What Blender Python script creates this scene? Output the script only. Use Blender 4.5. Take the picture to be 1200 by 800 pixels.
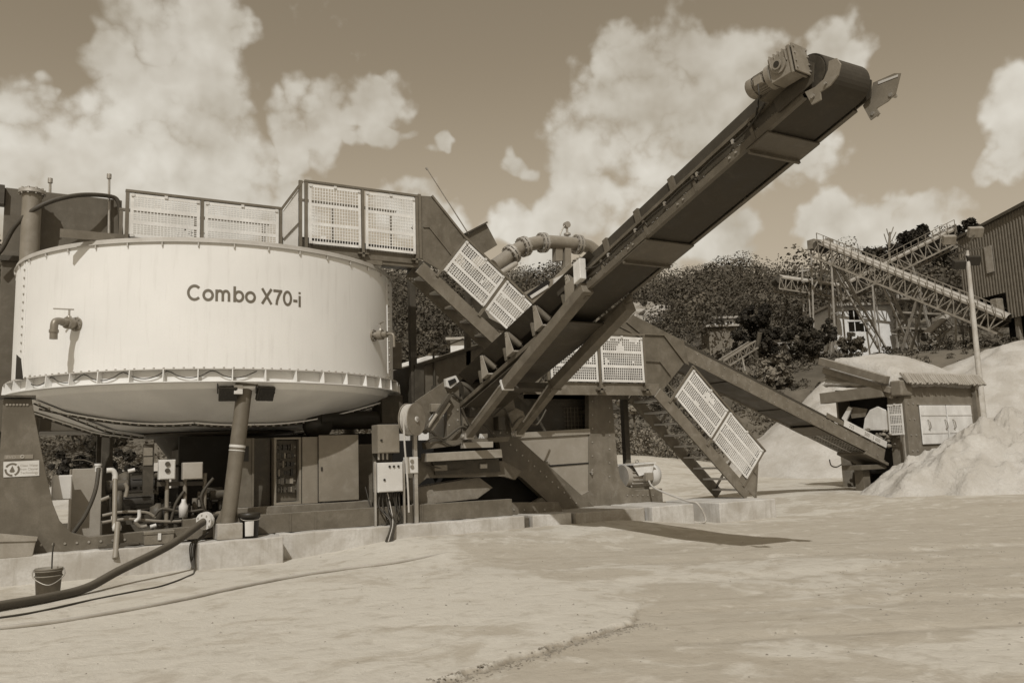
import bpy, math, random
import numpy as np
from mathutils import Vector, Matrix

# ------------------------------------------------------------------ camera, sky, sun, exposure
scene = bpy.context.scene
for o in list(bpy.data.objects):
    bpy.data.objects.remove(o)
R = math.radians
FPX, PITCH, ROLL, AZ = 980.0, R(7.85), R(2.0), R(30)
CAM = np.array([0, 0, 1.4])
_fw0 = np.array([math.sin(AZ), math.cos(AZ), 0]); _rt0 = np.array([math.cos(AZ), -math.sin(AZ), 0]); _up0 = np.array([0, 0, 1.0])
FW = _fw0 * math.cos(PITCH) + _up0 * math.sin(PITCH)
_up = _up0 * math.cos(PITCH) - _fw0 * math.sin(PITCH)
RT = _rt0 * math.cos(ROLL) - _up * math.sin(ROLL)
UP = _up * math.cos(ROLL) + _rt0 * math.sin(ROLL)
cam_data = bpy.data.cameras.new('camera'); cam = bpy.data.objects.new('camera', cam_data)
scene.collection.objects.link(cam); scene.camera = cam
cam_data.sensor_width = 36; cam_data.lens = FPX / 1200 * 36; cam_data.clip_end = 6000; cam_data.clip_start = .05
cam.matrix_world = Matrix(((RT[0], UP[0], -FW[0], CAM[0]), (RT[1], UP[1], -FW[1], CAM[1]), (RT[2], UP[2], -FW[2], CAM[2]), (0, 0, 0, 1)))

SUN_DIR = Vector((-.60, -.84, 1.0)).normalized()          # towards the sun
SUN_EL = math.asin(SUN_DIR.z); SUN_ROT = math.atan2(SUN_DIR.x, SUN_DIR.y)
sd = bpy.data.lights.new('sun', 'SUN'); sd.energy = 2.6; sd.angle = R(.55); sd.color = (1.0, .982, .945)
sun = bpy.data.objects.new('sun', sd); scene.collection.objects.link(sun)
sun.rotation_euler = SUN_DIR.to_track_quat('Z', 'Y').to_euler(); sun.location = (-8, -8, 20)
vs = scene.view_settings
vs.view_transform = 'Standard'; vs.look = 'None'; vs.exposure = 0.12; vs.gamma = 1; vs.use_curve_mapping = False

def ray(px, py):
    return RT * (px - 600) / FPX + UP * (400 - py) / FPX + FW
def at(px, py, Y=None, X=None, Z=None, D=None):
    """a point of the place: where the line of sight of a measured point meets the plane it stands on"""
    r = ray(px, py)
    if D is not None: t = D
    elif X is not None: t = (X - CAM[0]) / r[0]
    elif Y is not None: t = (Y - CAM[1]) / r[1]
    else: t = (Z - CAM[2]) / r[2]
    p = CAM + r * t
    return Vector((float(p[0]), float(p[1]), float(p[2])))
def xz(px, py, Y):
    p = at(px, py, Y=Y); return (p.x, p.z)

class NT:
    """small node-tree helper"""
    def __init__(s, tree):
        s.t = tree; s.n = tree.nodes; s.l = tree.links
    def node(s, typ, **kw):
        n = s.n.new(typ)
        for k, v in kw.items():
            setattr(n, k, v)
        return n
    def link(s, a, b): s.l.new(a, b)
    def put(s, sock, v):
        if hasattr(v, 'is_output'): s.l.new(v, sock)
        else: sock.default_value = v
    def math(s, op, a, b=0.0, c=None, clamp=False):
        n = s.node('ShaderNodeMath', operation=op, use_clamp=clamp)
        s.put(n.inputs[0], a); s.put(n.inputs[1], b)
        if c is not None: s.put(n.inputs[2], c)
        return n.outputs[0]
    def vmath(s, op, a, b=(0, 0, 0), out=0):
        n = s.node('ShaderNodeVectorMath', operation=op)
        s.put(n.inputs[0], a); s.put(n.inputs[1], b)
        return n.outputs[out]
    def ramp(s, v, a, b, lo=0.0, hi=1.0, smooth=True):
        n = s.node('ShaderNodeMapRange', interpolation_type='SMOOTHSTEP' if smooth else 'LINEAR')
        s.put(n.inputs[0], v); n.inputs[1].default_value = a; n.inputs[2].default_value = b
        n.inputs[3].default_value = lo; n.inputs[4].default_value = hi
        return n.outputs[0]
    def mix(s, f, a, b):
        n = s.node('ShaderNodeMix', data_type='RGBA')
        s.put(n.inputs[0], f)
        for k, v in ((6, a), (7, b)):
            if hasattr(v, 'is_output'): s.l.new(v, n.inputs[k])
            else: n.inputs[k].default_value = (*v[:3], 1)
        return n.outputs[2]
    def noise(s, vec, scale, detail=4, rough=.55, dist=0.0, out=0):
        n = s.node('ShaderNodeTexNoise'); n.inputs['Scale'].default_value = scale
        n.inputs['Detail'].default_value = detail; n.inputs['Roughness'].default_value = rough; n.inputs['Distortion'].default_value = dist
        if vec is not None: s.l.new(vec, n.inputs['Vector'])
        return n.outputs[out]

world = bpy.data.worlds.new('World'); scene.world = world; world.use_nodes = True
w = NT(world.node_tree); w.n.clear()
sky = w.node('ShaderNodeTexSky', sky_type='NISHITA', sun_disc=False)
sky.sun_elevation = SUN_EL; sky.sun_rotation = SUN_ROT; sky.air_density = 1.0; sky.dust_density = 1.2; sky.ozone_density = 1.0
bw = w.node('ShaderNodeRGBToBW'); w.link(sky.outputs[0], bw.inputs[0])
lum = w.math('MULTIPLY', bw.outputs[0], 1.0)
lum = w.math('POWER', lum, .80)
skyc = w.vmath('SCALE', (1.0, .815, .575)); skyn = skyc.node; w.put(skyn.inputs[3], lum)
tc = w.node('ShaderNodeTexCoord'); dirv = w.vmath('NORMALIZE', tc.outputs['Generated'])
wn = w.noise(dirv, 6.0, 4, .6, out=1)
warp = w.vmath('SCALE', w.vmath('SUBTRACT', wn, (.5, .5, .5))); warp.node.inputs[3].default_value = .16
dw = w.vmath('ADD', dirv, warp)
BLOBS = [(190, 20, 85), (205, 100, 80), (170, 160, 88), (40, 200, 95), (235, 200, 88), (262, 40, 44), (40, 120, 26), (120, 60, 40), (330, 225, 60), (110, 235, 90), (20, 150, 50),
         (400, 150, 50), (345, 150, 42), (445, 122, 34), (455, 160, 26), (800, 52, 46), (745, 75, 60), (700, 135, 66), (690, 180, 58), (765, 150, 92), (845, 110, 78),
         (700, 240, 66), (640, 275, 60), (830, 200, 70), (770, 260, 88), (985, 75, 34), (910, 170, 62), (608, 195, 26), (503, 172, 16), (580, 270, 40),
         (1180, 125, 42), (1190, 170, 46), (1155, 190, 30), (1030, 265, 46), (990, 262, 38), (1095, 262, 46), (860, 285, 50), (490, 260, 50), (200, 240, 110)]
acc = None
for bx_, by_, br_ in BLOBS:
    c = Vector(ray(bx_, by_)).normalized()
    d = w.vmath('DISTANCE', dw, tuple(c), out=1)
    f = w.ramp(d, br_ / FPX * 1.30, br_ / FPX * .45)
    acc = f if acc is None else w.math('MAXIMUM', acc, f)
# the same kind of cloud goes on round the rest of the sky
vd = w.vmath('DOT_PRODUCT', dirv, tuple(Vector(FW)), out=1)
sep = w.node('ShaderNodeSeparateXYZ'); w.link(dirv, sep.inputs[0])
flat = w.node('ShaderNodeCombineXYZ'); w.link(sep.outputs[0], flat.inputs[0]); w.link(sep.outputs[1], flat.inputs[1]); w.link(w.math('MULTIPLY', sep.outputs[2], 1.5), flat.inputs[2])
gen = w.ramp(w.noise(flat.outputs[0], 2.6, 3, .5, .3), .46, .62)
gen = w.math('MULTIPLY', gen, w.ramp(vd, .80, .70))
acc = w.math('MAXIMUM', acc, gen)
det = w.noise(dirv, 9.0, 6, .60, 0)
det2 = w.noise(w.vmath('ADD', dirv, tuple(Vector((-.035, .0, .05)))), 9.0, 3, .60, 0)
dens = w.math('ADD', acc, w.math('MULTIPLY', w.math('SUBTRACT', det, .5), 1.9))
def billow(vec, sc):
    return w.math('ABSOLUTE', w.math('MULTIPLY_ADD', w.noise(vec, sc, 3, .5), 2.0, -1.0))
bil = billow(dirv, 16.0); bil2 = billow(w.vmath('ADD', dirv, (-.012, -.006, .018)), 16.0)
dens = w.math('ADD', dens, w.math('MULTIPLY', w.math('SUBTRACT', bil, .22), 1.1))
mask = w.ramp(dens, .30, .86)
soft = w.ramp(w.noise(dirv, 4.2, 4, .5, .1), .35, .65)
relief = w.math('ADD', w.math('MULTIPLY_ADD', w.math('SUBTRACT', det, det2), 1.6, .5), w.math('MULTIPLY', w.math('SUBTRACT', bil, bil2), 1.0), clamp=True)
shade = w.math('ADD', w.math('MULTIPLY', relief, .55), w.math('MULTIPLY', soft, .45))
cloudc = w.mix(shade, (.37, .328, .258), (.70, .665, .59))
mask = w.math('MULTIPLY', mask, w.ramp(w.noise(dirv, 7.0, 4, .6), .22, .55, .62, .98))
veil = w.ramp(sep.outputs[2], .46, .04, 0.0, .85)
skyc2 = w.node('ShaderNodeMix', data_type='RGBA'); w.link(skyc, skyc2.inputs[6])
bg = w.node('ShaderNodeBackground')
SKYGAIN = .145
sc2 = w.vmath('SCALE', skyc); sc2.node.inputs[3].default_value = 1.0
base = w.mix(veil, sc2, (.44 / SKYGAIN, .39 / SKYGAIN, .312 / SKYGAIN))
cl = w.vmath('SCALE', cloudc); cl.node.inputs[3].default_value = 1 / SKYGAIN
fin = w.mix(mask, base, cl)
w.n.remove(skyc2)
w.link(fin, bg.inputs[0]); bg.inputs[1].default_value = SKYGAIN
world.cycles.sampling_method = 'MANUAL'; world.cycles.sample_map_resolution = 512
wo = w.node('ShaderNodeOutputWorld'); w.link(bg.outputs[0], wo.inputs[0])

# ------------------------------------------------------------------ materials (everything stays in the photograph's sepia)
def tone(l):
    """sepia tint for a linear grey l"""
    xs = [0, .04, .25, .4, .6]; g = [.83, .84, .895, .95, .985]; b = [.58, .60, .735, .87, .95]
    r = l * 1.05
    return (r, r * float(np.interp(l, xs, g)), r * float(np.interp(l, xs, b)))
MATS = {}
def mat(name, l, rough=.6, dust=.25, grain=.12, metal=0.0, bump=.15, bdist=.01, scale=3.0, fine=45.0, streak=0.0, dust_l=None, spec=.4, coords='Object'):
    if name in MATS: return MATS[name]
    m = bpy.data.materials.new(name); m.use_nodes = True; t = NT(m.node_tree)
    bs = t.n['Principled BSDF']
    geo = t.node('ShaderNodeNewGeometry'); pos = geo.outputs['Position']
    a = t.noise(pos, scale, 5, .6, .4); b = t.noise(pos, fine, 3, .6)
    col = t.mix(t.ramp(a, .30, .70), tone(l * (1 - grain * 1.6)), tone(l * (1 + grain * 1.2)))
    col = t.mix(t.ramp(b, .38, .72, 0, .35), col, tone(l * (1 - grain * 2.0)))
    if streak:
        sv = t.vmath('MULTIPLY', pos, (6.0, 6.0, .5)); st = t.noise(sv, 2.2, 5, .65, .2)
        col = t.mix(t.ramp(st, .50, .78, 0, streak), col, tone(l * .55))
    if dust:
        up = t.node('ShaderNodeSeparateXYZ'); t.link(geo.outputs['Normal'], up.inputs[0])
        d1 = t.ramp(up.outputs[2], .25, .95, 0, .85); d2 = t.ramp(t.noise(pos, 5.5, 6, .65, .6), .48, .80, 0, 1.0)
        df = t.math('MULTIPLY', t.math('MAXIMUM', d1, t.math('MULTIPLY', d2, .55)), dust * 1.6, clamp=True)
        col = t.mix(df, col, tone(dust_l if dust_l else min(.42, l * 1.5 + .12)))
    t.link(col, bs.inputs['Base Color'])
    bs.inputs['Metallic'].default_value = metal; bs.inputs['Specular IOR Level'].default_value = spec
    t.link(t.ramp(a, .2, .8, max(.05, rough - .12), min(1, rough + .14)), bs.inputs['Roughness'])
    if bump:
        bn = t.node('ShaderNodeBump'); bn.inputs['Strength'].default_value = bump; bn.inputs['Distance'].default_value = bdist
        t.link(t.math('ADD', a, t.math('MULTIPLY', b, .5)), bn.inputs['Height']); t.link(bn.outputs[0], bs.inputs['Normal'])
    MATS[name] = m
    return m

PAINT = mat('machine_paint', .120, .52, .26, .13, streak=.30)
PAINT2 = mat('machine_paint_dusty', .150, .6, .38, .14, streak=.32)
DARK = mat('dark_steel', .055, .55, .28, .16, streak=.2)
BLACK = mat('black_plastic', .022, .45, .12, .1)
BELT = mat('rubber_belt', .046, .75, .14, .10, bump=.05)
STEEL = mat('galvanised_steel', .36, .42, .15, .12, metal=.45)
CAST = mat('cast_housing', .20, .55, .25, .14)
WHITE = mat('white_tank_paint', .66, .62, .05, .025, bump=.05, scale=.8, streak=.20, dust_l=.5, spec=.25)
WHITE2 = mat('white_sheet', .62, .5, .10, .08, bump=.05, streak=.25)
CREAM = mat('cream_box_paint', .52, .5, .08, .05, bump=.04)
GREYBOX = mat('grey_cabinet_paint', .19, .45, .2, .08, bump=.04)
TANKUNDER = mat('tank_underside_paint', .76, .5, .06, .06, bump=.06, scale=1.2)
LETTER = mat('lettering_paint', .13, .5, 0, .02, bump=0)
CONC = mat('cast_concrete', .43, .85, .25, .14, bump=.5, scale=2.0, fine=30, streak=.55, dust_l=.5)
CONCD = mat('darker_concrete', .33, .85, .25, .14, bump=.4, scale=2.5, fine=30, streak=.4)  # darker copy of the concrete, putting shade into the block under the brace
HOSE = mat('hose_rubber', .05, .6, .25, .12)
HOSEPALE = mat('pale_hose', .40, .6, .1, .08)
CABLE = mat('black_cable', .03, .5, .2, .1)
ROPE = mat('dusty_hose', .30, .85, .3, .1)
SAND = mat('pale_sand', .41, .95, 0, .09, bump=.9, bdist=.07, scale=1.3, fine=14)
RUST = mat('weathered_truss', .21, .8, .3, .18)
TRUSSP = mat('pale_truss_steel', .33, .8, .25, .12)
SHEDM = mat('corrugated_cladding', .13, .6, .10, .12, streak=.35)
BARK = mat('bark', .10, .9, 0, .2)
HOLE = mat('interior_shade', .010, .8, 0, .1)  # near-black painting the shade inside openings, sockets and slots
GLASS = mat('dark_window_glass', .012, .15, .05, .1, bump=0)
PIPEP = mat('pipe_paint', .20, .45, .2, .08)
ROOF = mat('pale_roof_sheet', .33, .7, .2, .1)
HOUSEW = mat('pale_plaster', .62, .8, .1, .06)

def leafmat(name, l, var=.5):
    m = bpy.data.materials.new(name); m.use_nodes = True; t = NT(m.node_tree); bs = t.n['Principled BSDF']
    geo = t.node('ShaderNodeNewGeometry')
    a = t.noise(geo.outputs['Position'], .30, 3, .6); rnd = geo.outputs['Random Per Island']
    col = t.mix(t.ramp(a, .35, .65), tone(l * (1 - var)), tone(l * (1 + var)))
    col = t.mix(t.math('MULTIPLY', rnd, .22), col, tone(l * 1.5))
    t.link(col, bs.inputs['Base Color']); bs.inputs['Roughness'].default_value = .7; bs.inputs['Specular IOR Level'].default_value = .25
    return m
LEAF = leafmat('foliage', .075); LEAFD = leafmat('dark_foliage', .032); LEAFP = leafmat('pale_scrub', .16, .35); LEAFH = leafmat('hill_foliage', .075, .5)

# ------------------------------------------------------------------ mesh helpers
col = scene.collection
ORG = {}
def tag(o, label=None, cat=None, group=None, kind=None):
    if label: o['label'] = label
    if cat: o['category'] = cat
    if group: o['group'] = group
    if kind: o['kind'] = kind
    return o
def thing(name, loc, label, cat, group=None):
    o = bpy.data.objects.new(name, None); col.objects.link(o); o.location = loc; o.empty_display_size = .2
    ORG[o] = Vector(loc)
    return tag(o, label, cat, group)
V = Vector
class MB:
    def __init__(s): s.v = []; s.f = []; s.sm = []
    def add(s, vs, fs, smooth=False):
        b = len(s.v); s.v += [tuple(x) for x in vs]
        for f in fs: s.f.append(tuple(b + i for i in f)); s.sm.append(smooth)
        return s
    def obox(s, c, ax, ay, az):
        c, ax, ay, az = V(c), V(ax), V(ay), V(az)
        vs = [c + ax * i + ay * j + az * k for i in (-1, 1) for j in (-1, 1) for k in (-1, 1)]
        if ax.cross(ay).dot(az) < 0: fs = [(0, 2, 3, 1), (4, 5, 7, 6), (0, 1, 5, 4), (2, 6, 7, 3), (0, 4, 6, 2), (1, 3, 7, 5)]
        else: fs = [(0, 1, 3, 2), (4, 6, 7, 5), (0, 4, 5, 1), (2, 3, 7, 6), (0, 2, 6, 4), (1, 5, 7, 3)]
        return s.add(vs, fs)
    def box(s, x0, x1, y0, y1, z0, z1):
        return s.obox(((x0 + x1) / 2, (y0 + y1) / 2, (z0 + z1) / 2), ((x1 - x0) / 2, 0, 0), (0, (y1 - y0) / 2, 0), (0, 0, (z1 - z0) / 2))
    def beam(s, p, q, wd, ht, up=(0, 0, 1)):
        p, q = V(p), V(q); d = (q - p); L = d.length; d.normalize()
        sd_ = d.cross(V(up))
        if sd_.length < 1e-4: sd_ = d.cross(V((1, 0, 0)))
        sd_.normalize(); u = sd_.cross(d)
        return s.obox((p + q) / 2, d * L / 2, sd_ * wd / 2, u * ht / 2)
    def prism(s, poly, o, ua, va, na, t):
        """polygon (u,v) on origin o with axes ua,va, thickness t along na"""
        o, ua, va, na = V(o), V(ua), V(va), V(na); n = len(poly)
        area = sum(poly[i][0] * poly[(i + 1) % n][1] - poly[(i + 1) % n][0] * poly[i][1] for i in range(n))
        if (area > 0) != (ua.cross(va).dot(na) * t > 0): poly = poly[::-1]
        a = [o + ua * u + va * v for u, v in poly]; b = [p + na * t for p in a]
        fs = [tuple(range(n))[::-1], tuple(range(n, 2 * n))] + [(i, (i + 1) % n, n + (i + 1) % n, n + i) for i in range(n)]
        return s.add(a + b, fs)
    def xzp(s, poly, y0, y1):
        return s.prism(poly, (0, y0, 0), (1, 0, 0), (0, 0, 1), (0, 1, 0), y1 - y0)
    def cyl(s, p, q, r0, r1=None, n=16, caps=True):
        r1 = r0 if r1 is None else r1
        p, q = V(p), V(q); d = (q - p).normalized(); a = d.orthogonal().normalized(); b = d.cross(a)
        vs = []
        for c, r in ((p, r0), (q, r1)):
            vs += [c + a * (r * math.cos(2 * math.pi * i / n)) + b * (r * math.sin(2 * math.pi * i / n)) for i in range(n)]
        s.add(vs, [(i, (i + 1) % n, n + (i + 1) % n, n + i) for i in range(n)], True)
        if caps: s.add(vs, [tuple(range(n))[::-1], tuple(range(n, 2 * n))])
        return s
    def tube(s, pts, r, n=8, sub=6):
        P_ = [V(p) for p in pts]
        if sub and len(P_) > 2:
            out = []
            for i in range(len(P_) - 1):
                p0 = P_[max(i - 1, 0)]; p1 = P_[i]; p2 = P_[i + 1]; p3 = P_[min(i + 2, len(P_) - 1)]
                for k in range(sub):
                    t = k / sub
                    out.append(.5 * ((2 * p1) + (p2 - p0) * t + (2 * p0 - 5 * p1 + 4 * p2 - p3) * t * t + (3 * p1 - p0 - 3 * p2 + p3) * t ** 3))
            out.append(P_[-1]); P_ = out
        m = len(P_); vs = []; a = None
        for i in range(m):
            d = (P_[min(i + 1, m - 1)] - P_[max(i - 1, 0)]).normalized()
            a = d.orthogonal().normalized() if a is None else (a - d * a.dot(d)).normalized()
            b = d.cross(a)
            vs += [P_[i] + a * (r * math.cos(2 * math.pi * k / n)) + b * (r * math.sin(2 * math.pi * k / n)) for k in range(n)]
        fs = [(i * n + k, i * n + (k + 1) % n, (i + 1) * n + (k + 1) % n, (i + 1) * n + k) for i in range(m - 1) for k in range(n)]
        s.add(vs, fs, True); s.add(vs, [tuple(range(n))[::-1], tuple(range((m - 1) * n, m * n))])
        return s
    def lathe(s, c, prof, n=48, axis=(0, 0, 1), a0=0, a1=2 * math.pi, smooth=True, close=False):
        c = V(c); ax = V(axis).normalized(); u = V((1, 0, 0)) if abs(ax.z) > .9 else ax.orthogonal().normalized(); v = ax.cross(u)
        full = abs(a1 - a0 - 2 * math.pi) < 1e-6; m = n if full else n + 1; k = len(prof); vs = []
        for i in range(m):
            an = a0 + (a1 - a0) * i / n
            for r, z in prof: vs.append(c + u * (r * math.cos(an)) + v * (r * math.sin(an)) + ax * z)
        fs = []
        for i in range(n):
            j = (i + 1) % m
            for q in range(k if close else k - 1):
                q2 = (q + 1) % k; fs.append((i * k + q, j * k + q, j * k + q2, i * k + q2))
        return s.add(vs, fs, smooth)
    def bolt(s, p, d, r=.012, h=.012):
        p, d = V(p), V(d).normalized(); return s.cyl(p, p + d * h, r, n=6)
    def build(s, name, m, parent=None, bevel=0, kind=None, label=None, loc=None):
        org = V(loc) if loc is not None else (ORG[parent] if parent is not None else V((0, 0, 0)))
        me = bpy.data.meshes.new(name); me.from_pydata([tuple(V(p) - org) for p in s.v], [], s.f)
        me.polygons.foreach_set('use_smooth', s.sm); me.materials.append(m); me.update()
        o = bpy.data.objects.new(name, me); col.objects.link(o)
        if parent is not None: o.parent = parent
        else: o.location = org
        ORG[o] = org
        if bevel:
            b = o.modifiers.new('bevel', 'BEVEL'); b.width = bevel; b.segments = 2; b.limit_method = 'ANGLE'; b.angle_limit = R(40)
        if kind: o['kind'] = kind
        if label: o['label'] = label
        return o
def solid(name, mb, m, label, cat, bevel=0, group=None, kind=None):
    c = np.array(mb.v); org = (float(c[:, 0].mean()), float(c[:, 1].mean()), float(c[:, 2].min()))
    o = mb.build(name, m, None, bevel, loc=org); return tag(o, label, cat, group, kind)
def quads(name, verts, m, parent=None, loc=(0, 0, 0), n=4, kind=None):
    """many separate n-gons from an array (k*n,3)"""
    k = len(verts) // n; org = V(loc) if parent is None else ORG[parent]
    vv = np.asarray(verts, dtype=np.float32) - np.array(org, dtype=np.float32)
    me = bpy.data.meshes.new(name); me.vertices.add(k * n); me.loops.add(k * n); me.polygons.add(k)
    me.vertices.foreach_set('co', vv.ravel()); me.loops.foreach_set('vertex_index', np.arange(k * n, dtype=np.int32))
    me.polygons.foreach_set('loop_start', np.arange(0, k * n, n, dtype=np.int32)); me.update(); me.validate()
    me.materials.append(m); o = bpy.data.objects.new(name, me); col.objects.link(o)
    if parent is not None: o.parent = parent
    else: o.location = org
    ORG[o] = org
    if kind: o['kind'] = kind
    return o
def text_mesh(body, size, spacing=1.0):
    cu = bpy.data.curves.new('txt', 'FONT'); cu.body = body; cu.size = size; cu.space_character = spacing; cu.resolution_u = 4
    o = bpy.data.objects.new('txt', cu); col.objects.link(o)
    dg = bpy.context.evaluated_depsgraph_get(); me = bpy.data.meshes.new_from_object(o.evaluated_get(dg))
    bpy.data.objects.remove(o); bpy.data.curves.remove(cu)
    vs = [v.co.copy() for v in me.vertices]; fs = [tuple(p.vertices) for p in me.polygons]; bpy.data.meshes.remove(me)
    return vs, fs
def flat_text(body, size, o, ua, va, spacing=1.0, width=None):
    vs, fs = text_mesh(body, size, spacing); mb = MB(); o, ua, va = V(o), V(ua), V(va)
    k = 1.0 if width is None else width / max(1e-6, max(v.x for v in vs))
    return mb.add([o + ua * (v.x * k) + va * v.y for v in vs], fs)
rng = np.random.default_rng(7); random.seed(5)

def vnoise(x, y, seed=0):
    """smooth value noise, numpy"""
    xi = np.floor(x).astype(np.int64); yi = np.floor(y).astype(np.int64); xf = x - xi; yf = y - yi
    def h(a, b):
        n = (a * 374761393 + b * 668265263 + seed * 974711) & 0x7fffffff
        n = ((n ^ (n >> 13)) * 1274126177) & 0x7fffffff
        return ((n ^ (n >> 16)) & 0xffff) / 65535.0
    u = xf * xf * (3 - 2 * xf); v = yf * yf * (3 - 2 * yf)
    return (h(xi, yi) * (1 - u) + h(xi + 1, yi) * u) * (1 - v) + (h(xi, yi + 1) * (1 - u) + h(xi + 1, yi + 1) * u) * v
def fbm(x, y, seed=0, o=4, g=.5):
    a = 1.0; s = 0; t = 0
    for k in range(o):
        s = s + a * vnoise(x * 2 ** k, y * 2 ** k, seed + k * 17); t += a; a *= g
    return s / t - .5
def sstep(a, b, x):
    t = np.clip((x - a) / (b - a), 0, 1); return t * t * (3 - 2 * t)

# ------------------------------------------------------------------ ground and terrain
def ground_z(x, y):
    x = np.asarray(x, float); y = np.asarray(y, float)
    z = .05 * fbm(x * .35, y * .35, 3) + .018 * fbm(x * 2.1, y * 2.1, 9)
    z = z + .20 * sstep(3.2, 5.6, x) * sstep(11.5, 9.0, x) * sstep(9.8, 12.4, y)
    z = z + .25 * sstep(13.5, 17.5, x) * sstep(40, 30, x)
    lat = x * RT[0] + y * RT[1]; fwd = x * FW[0] + y * FW[1]
    for c, s_ in ((9.2, .9), (10.9, .8), (7.4, .7), (6.3, .5)):          # wheel tracks
        cc = c + .09 * lat + .3 * fbm(lat * .15, lat * 0 + c, 5)
        z = z - .022 * np.exp(-((fwd - cc) / (.28 * s_)) ** 2) * sstep(0.2, 2.2, lat + fbm(lat, fwd, 8))
    z = z + .035 * crust_mask(x, y)
    far = np.hypot(x, y)
    z = z + 1.1 * sstep(24, 46, far) * sstep(-.25, .05, lat / np.maximum(far, 1)) * sstep(.35, .1, lat / np.maximum(far, 1))
    return z
def crust_mask(x, y):
    return sstep(0, .02, crust_edge(x, y)) * sstep(.9, -.2, x - np.interp(y, [5.6, 6.9, 8.6, 10.6, 12], [4.5, 4.7, 4.9, 5.0, 5.0]) + .3 * fbm(x * 2.6, y * 2.6, 21))
def crust_edge(x, y):
    jag = .20 * fbm(x * 2.6, y * 2.6, 21) + .14 * fbm(x * 9, y * 9, 22) + .05 * fbm(x * 30, y * 30, 23)
    ye = np.interp(x, [-4, 2.33, 2.63, 2.95, 3.48, 4.35, 5.2], [3.2, 5.05, 5.16, 5.26, 5.43, 5.70, 6.6])
    return y + jag - ye
def pale_mask(x, y):
    """where slurry has dried pale: the crust, splashed patches beyond it, streaks on the haul road, a strip along the plinths"""
    lat = x * _rt0[0] + y * _rt0[1]; fwd = x * _fw0[0] + y * _fw0[1]; n = fbm(x * .9, y * .9, 41, 5)
    g1 = np.exp(-((lat - 2.6) / 2.4) ** 4 - ((fwd - 9.9 - .12 * lat) / 1.5) ** 4) * .66
    g2 = np.exp(-((lat - 3.2) / 2.2) ** 4 - ((fwd - 5.7 - .2 * (lat - 3)) / .7) ** 4) * .46
    g3 = sstep(10.8, 12.2, y) * .62; g4 = sstep(15, 20, fwd) * .55
    base = np.maximum.reduce([crust_mask(x, y) * .95, g1, g2, g3 * np.ones_like(x), g4 * np.ones_like(x)])
    return np.clip(base + .75 * n, 0, 1)
phis = np.concatenate([np.linspace(-180, -52, 30)[:-1], np.linspace(-52, 52, 540), np.linspace(52, 180, 30)[1:-1]])
rad = np.concatenate([np.linspace(.3, 3.6, 10)[:-1], np.geomspace(3.6, 8, 260), np.geomspace(8.06, 30, 170), np.geomspace(31, 140, 60), np.geomspace(160, 4500, 16)])
A, D_ = np.meshgrid(np.radians(phis), rad)
gx = D_ * (np.sin(AZ) * np.cos(A) + np.cos(AZ) * np.sin(A)); gy = D_ * (np.cos(AZ) * np.cos(A) - np.sin(AZ) * np.sin(A))
gz = ground_z(gx, gy)
nr, na = A.shape
gv = np.stack([gx, gy, gz], -1).reshape(-1, 3)
ii = np.arange(nr - 1)[:, None] * na; jj = np.arange(na)[None, :]; j2 = (jj + 1) % na
gf = np.stack([ii + jj, ii + j2, ii + na + j2, ii + na + jj], -1).reshape(-1, 4)
def grid_obj(name, vv, ff, m, loc=(0, 0, 0)):
    me = bpy.data.meshes.new(name); vv = vv - np.array(loc)
    me.vertices.add(len(vv)); me.vertices.foreach_set('co', vv.astype(np.float32).ravel())
    me.loops.add(ff.size); me.polygons.add(len(ff)); me.loops.foreach_set('vertex_index', ff.astype(np.int32).ravel())
    me.polygons.foreach_set('loop_start', np.arange(0, ff.size, 4, dtype=np.int32)); me.update(); me.validate()
    me.polygons.foreach_set('use_smooth', np.ones(len(me.polygons), dtype=bool)); me.materials.append(m); me.update()
    o = bpy.data.objects.new(name, me); col.objects.link(o); o.location = loc; ORG[o] = V(loc); return o
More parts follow.
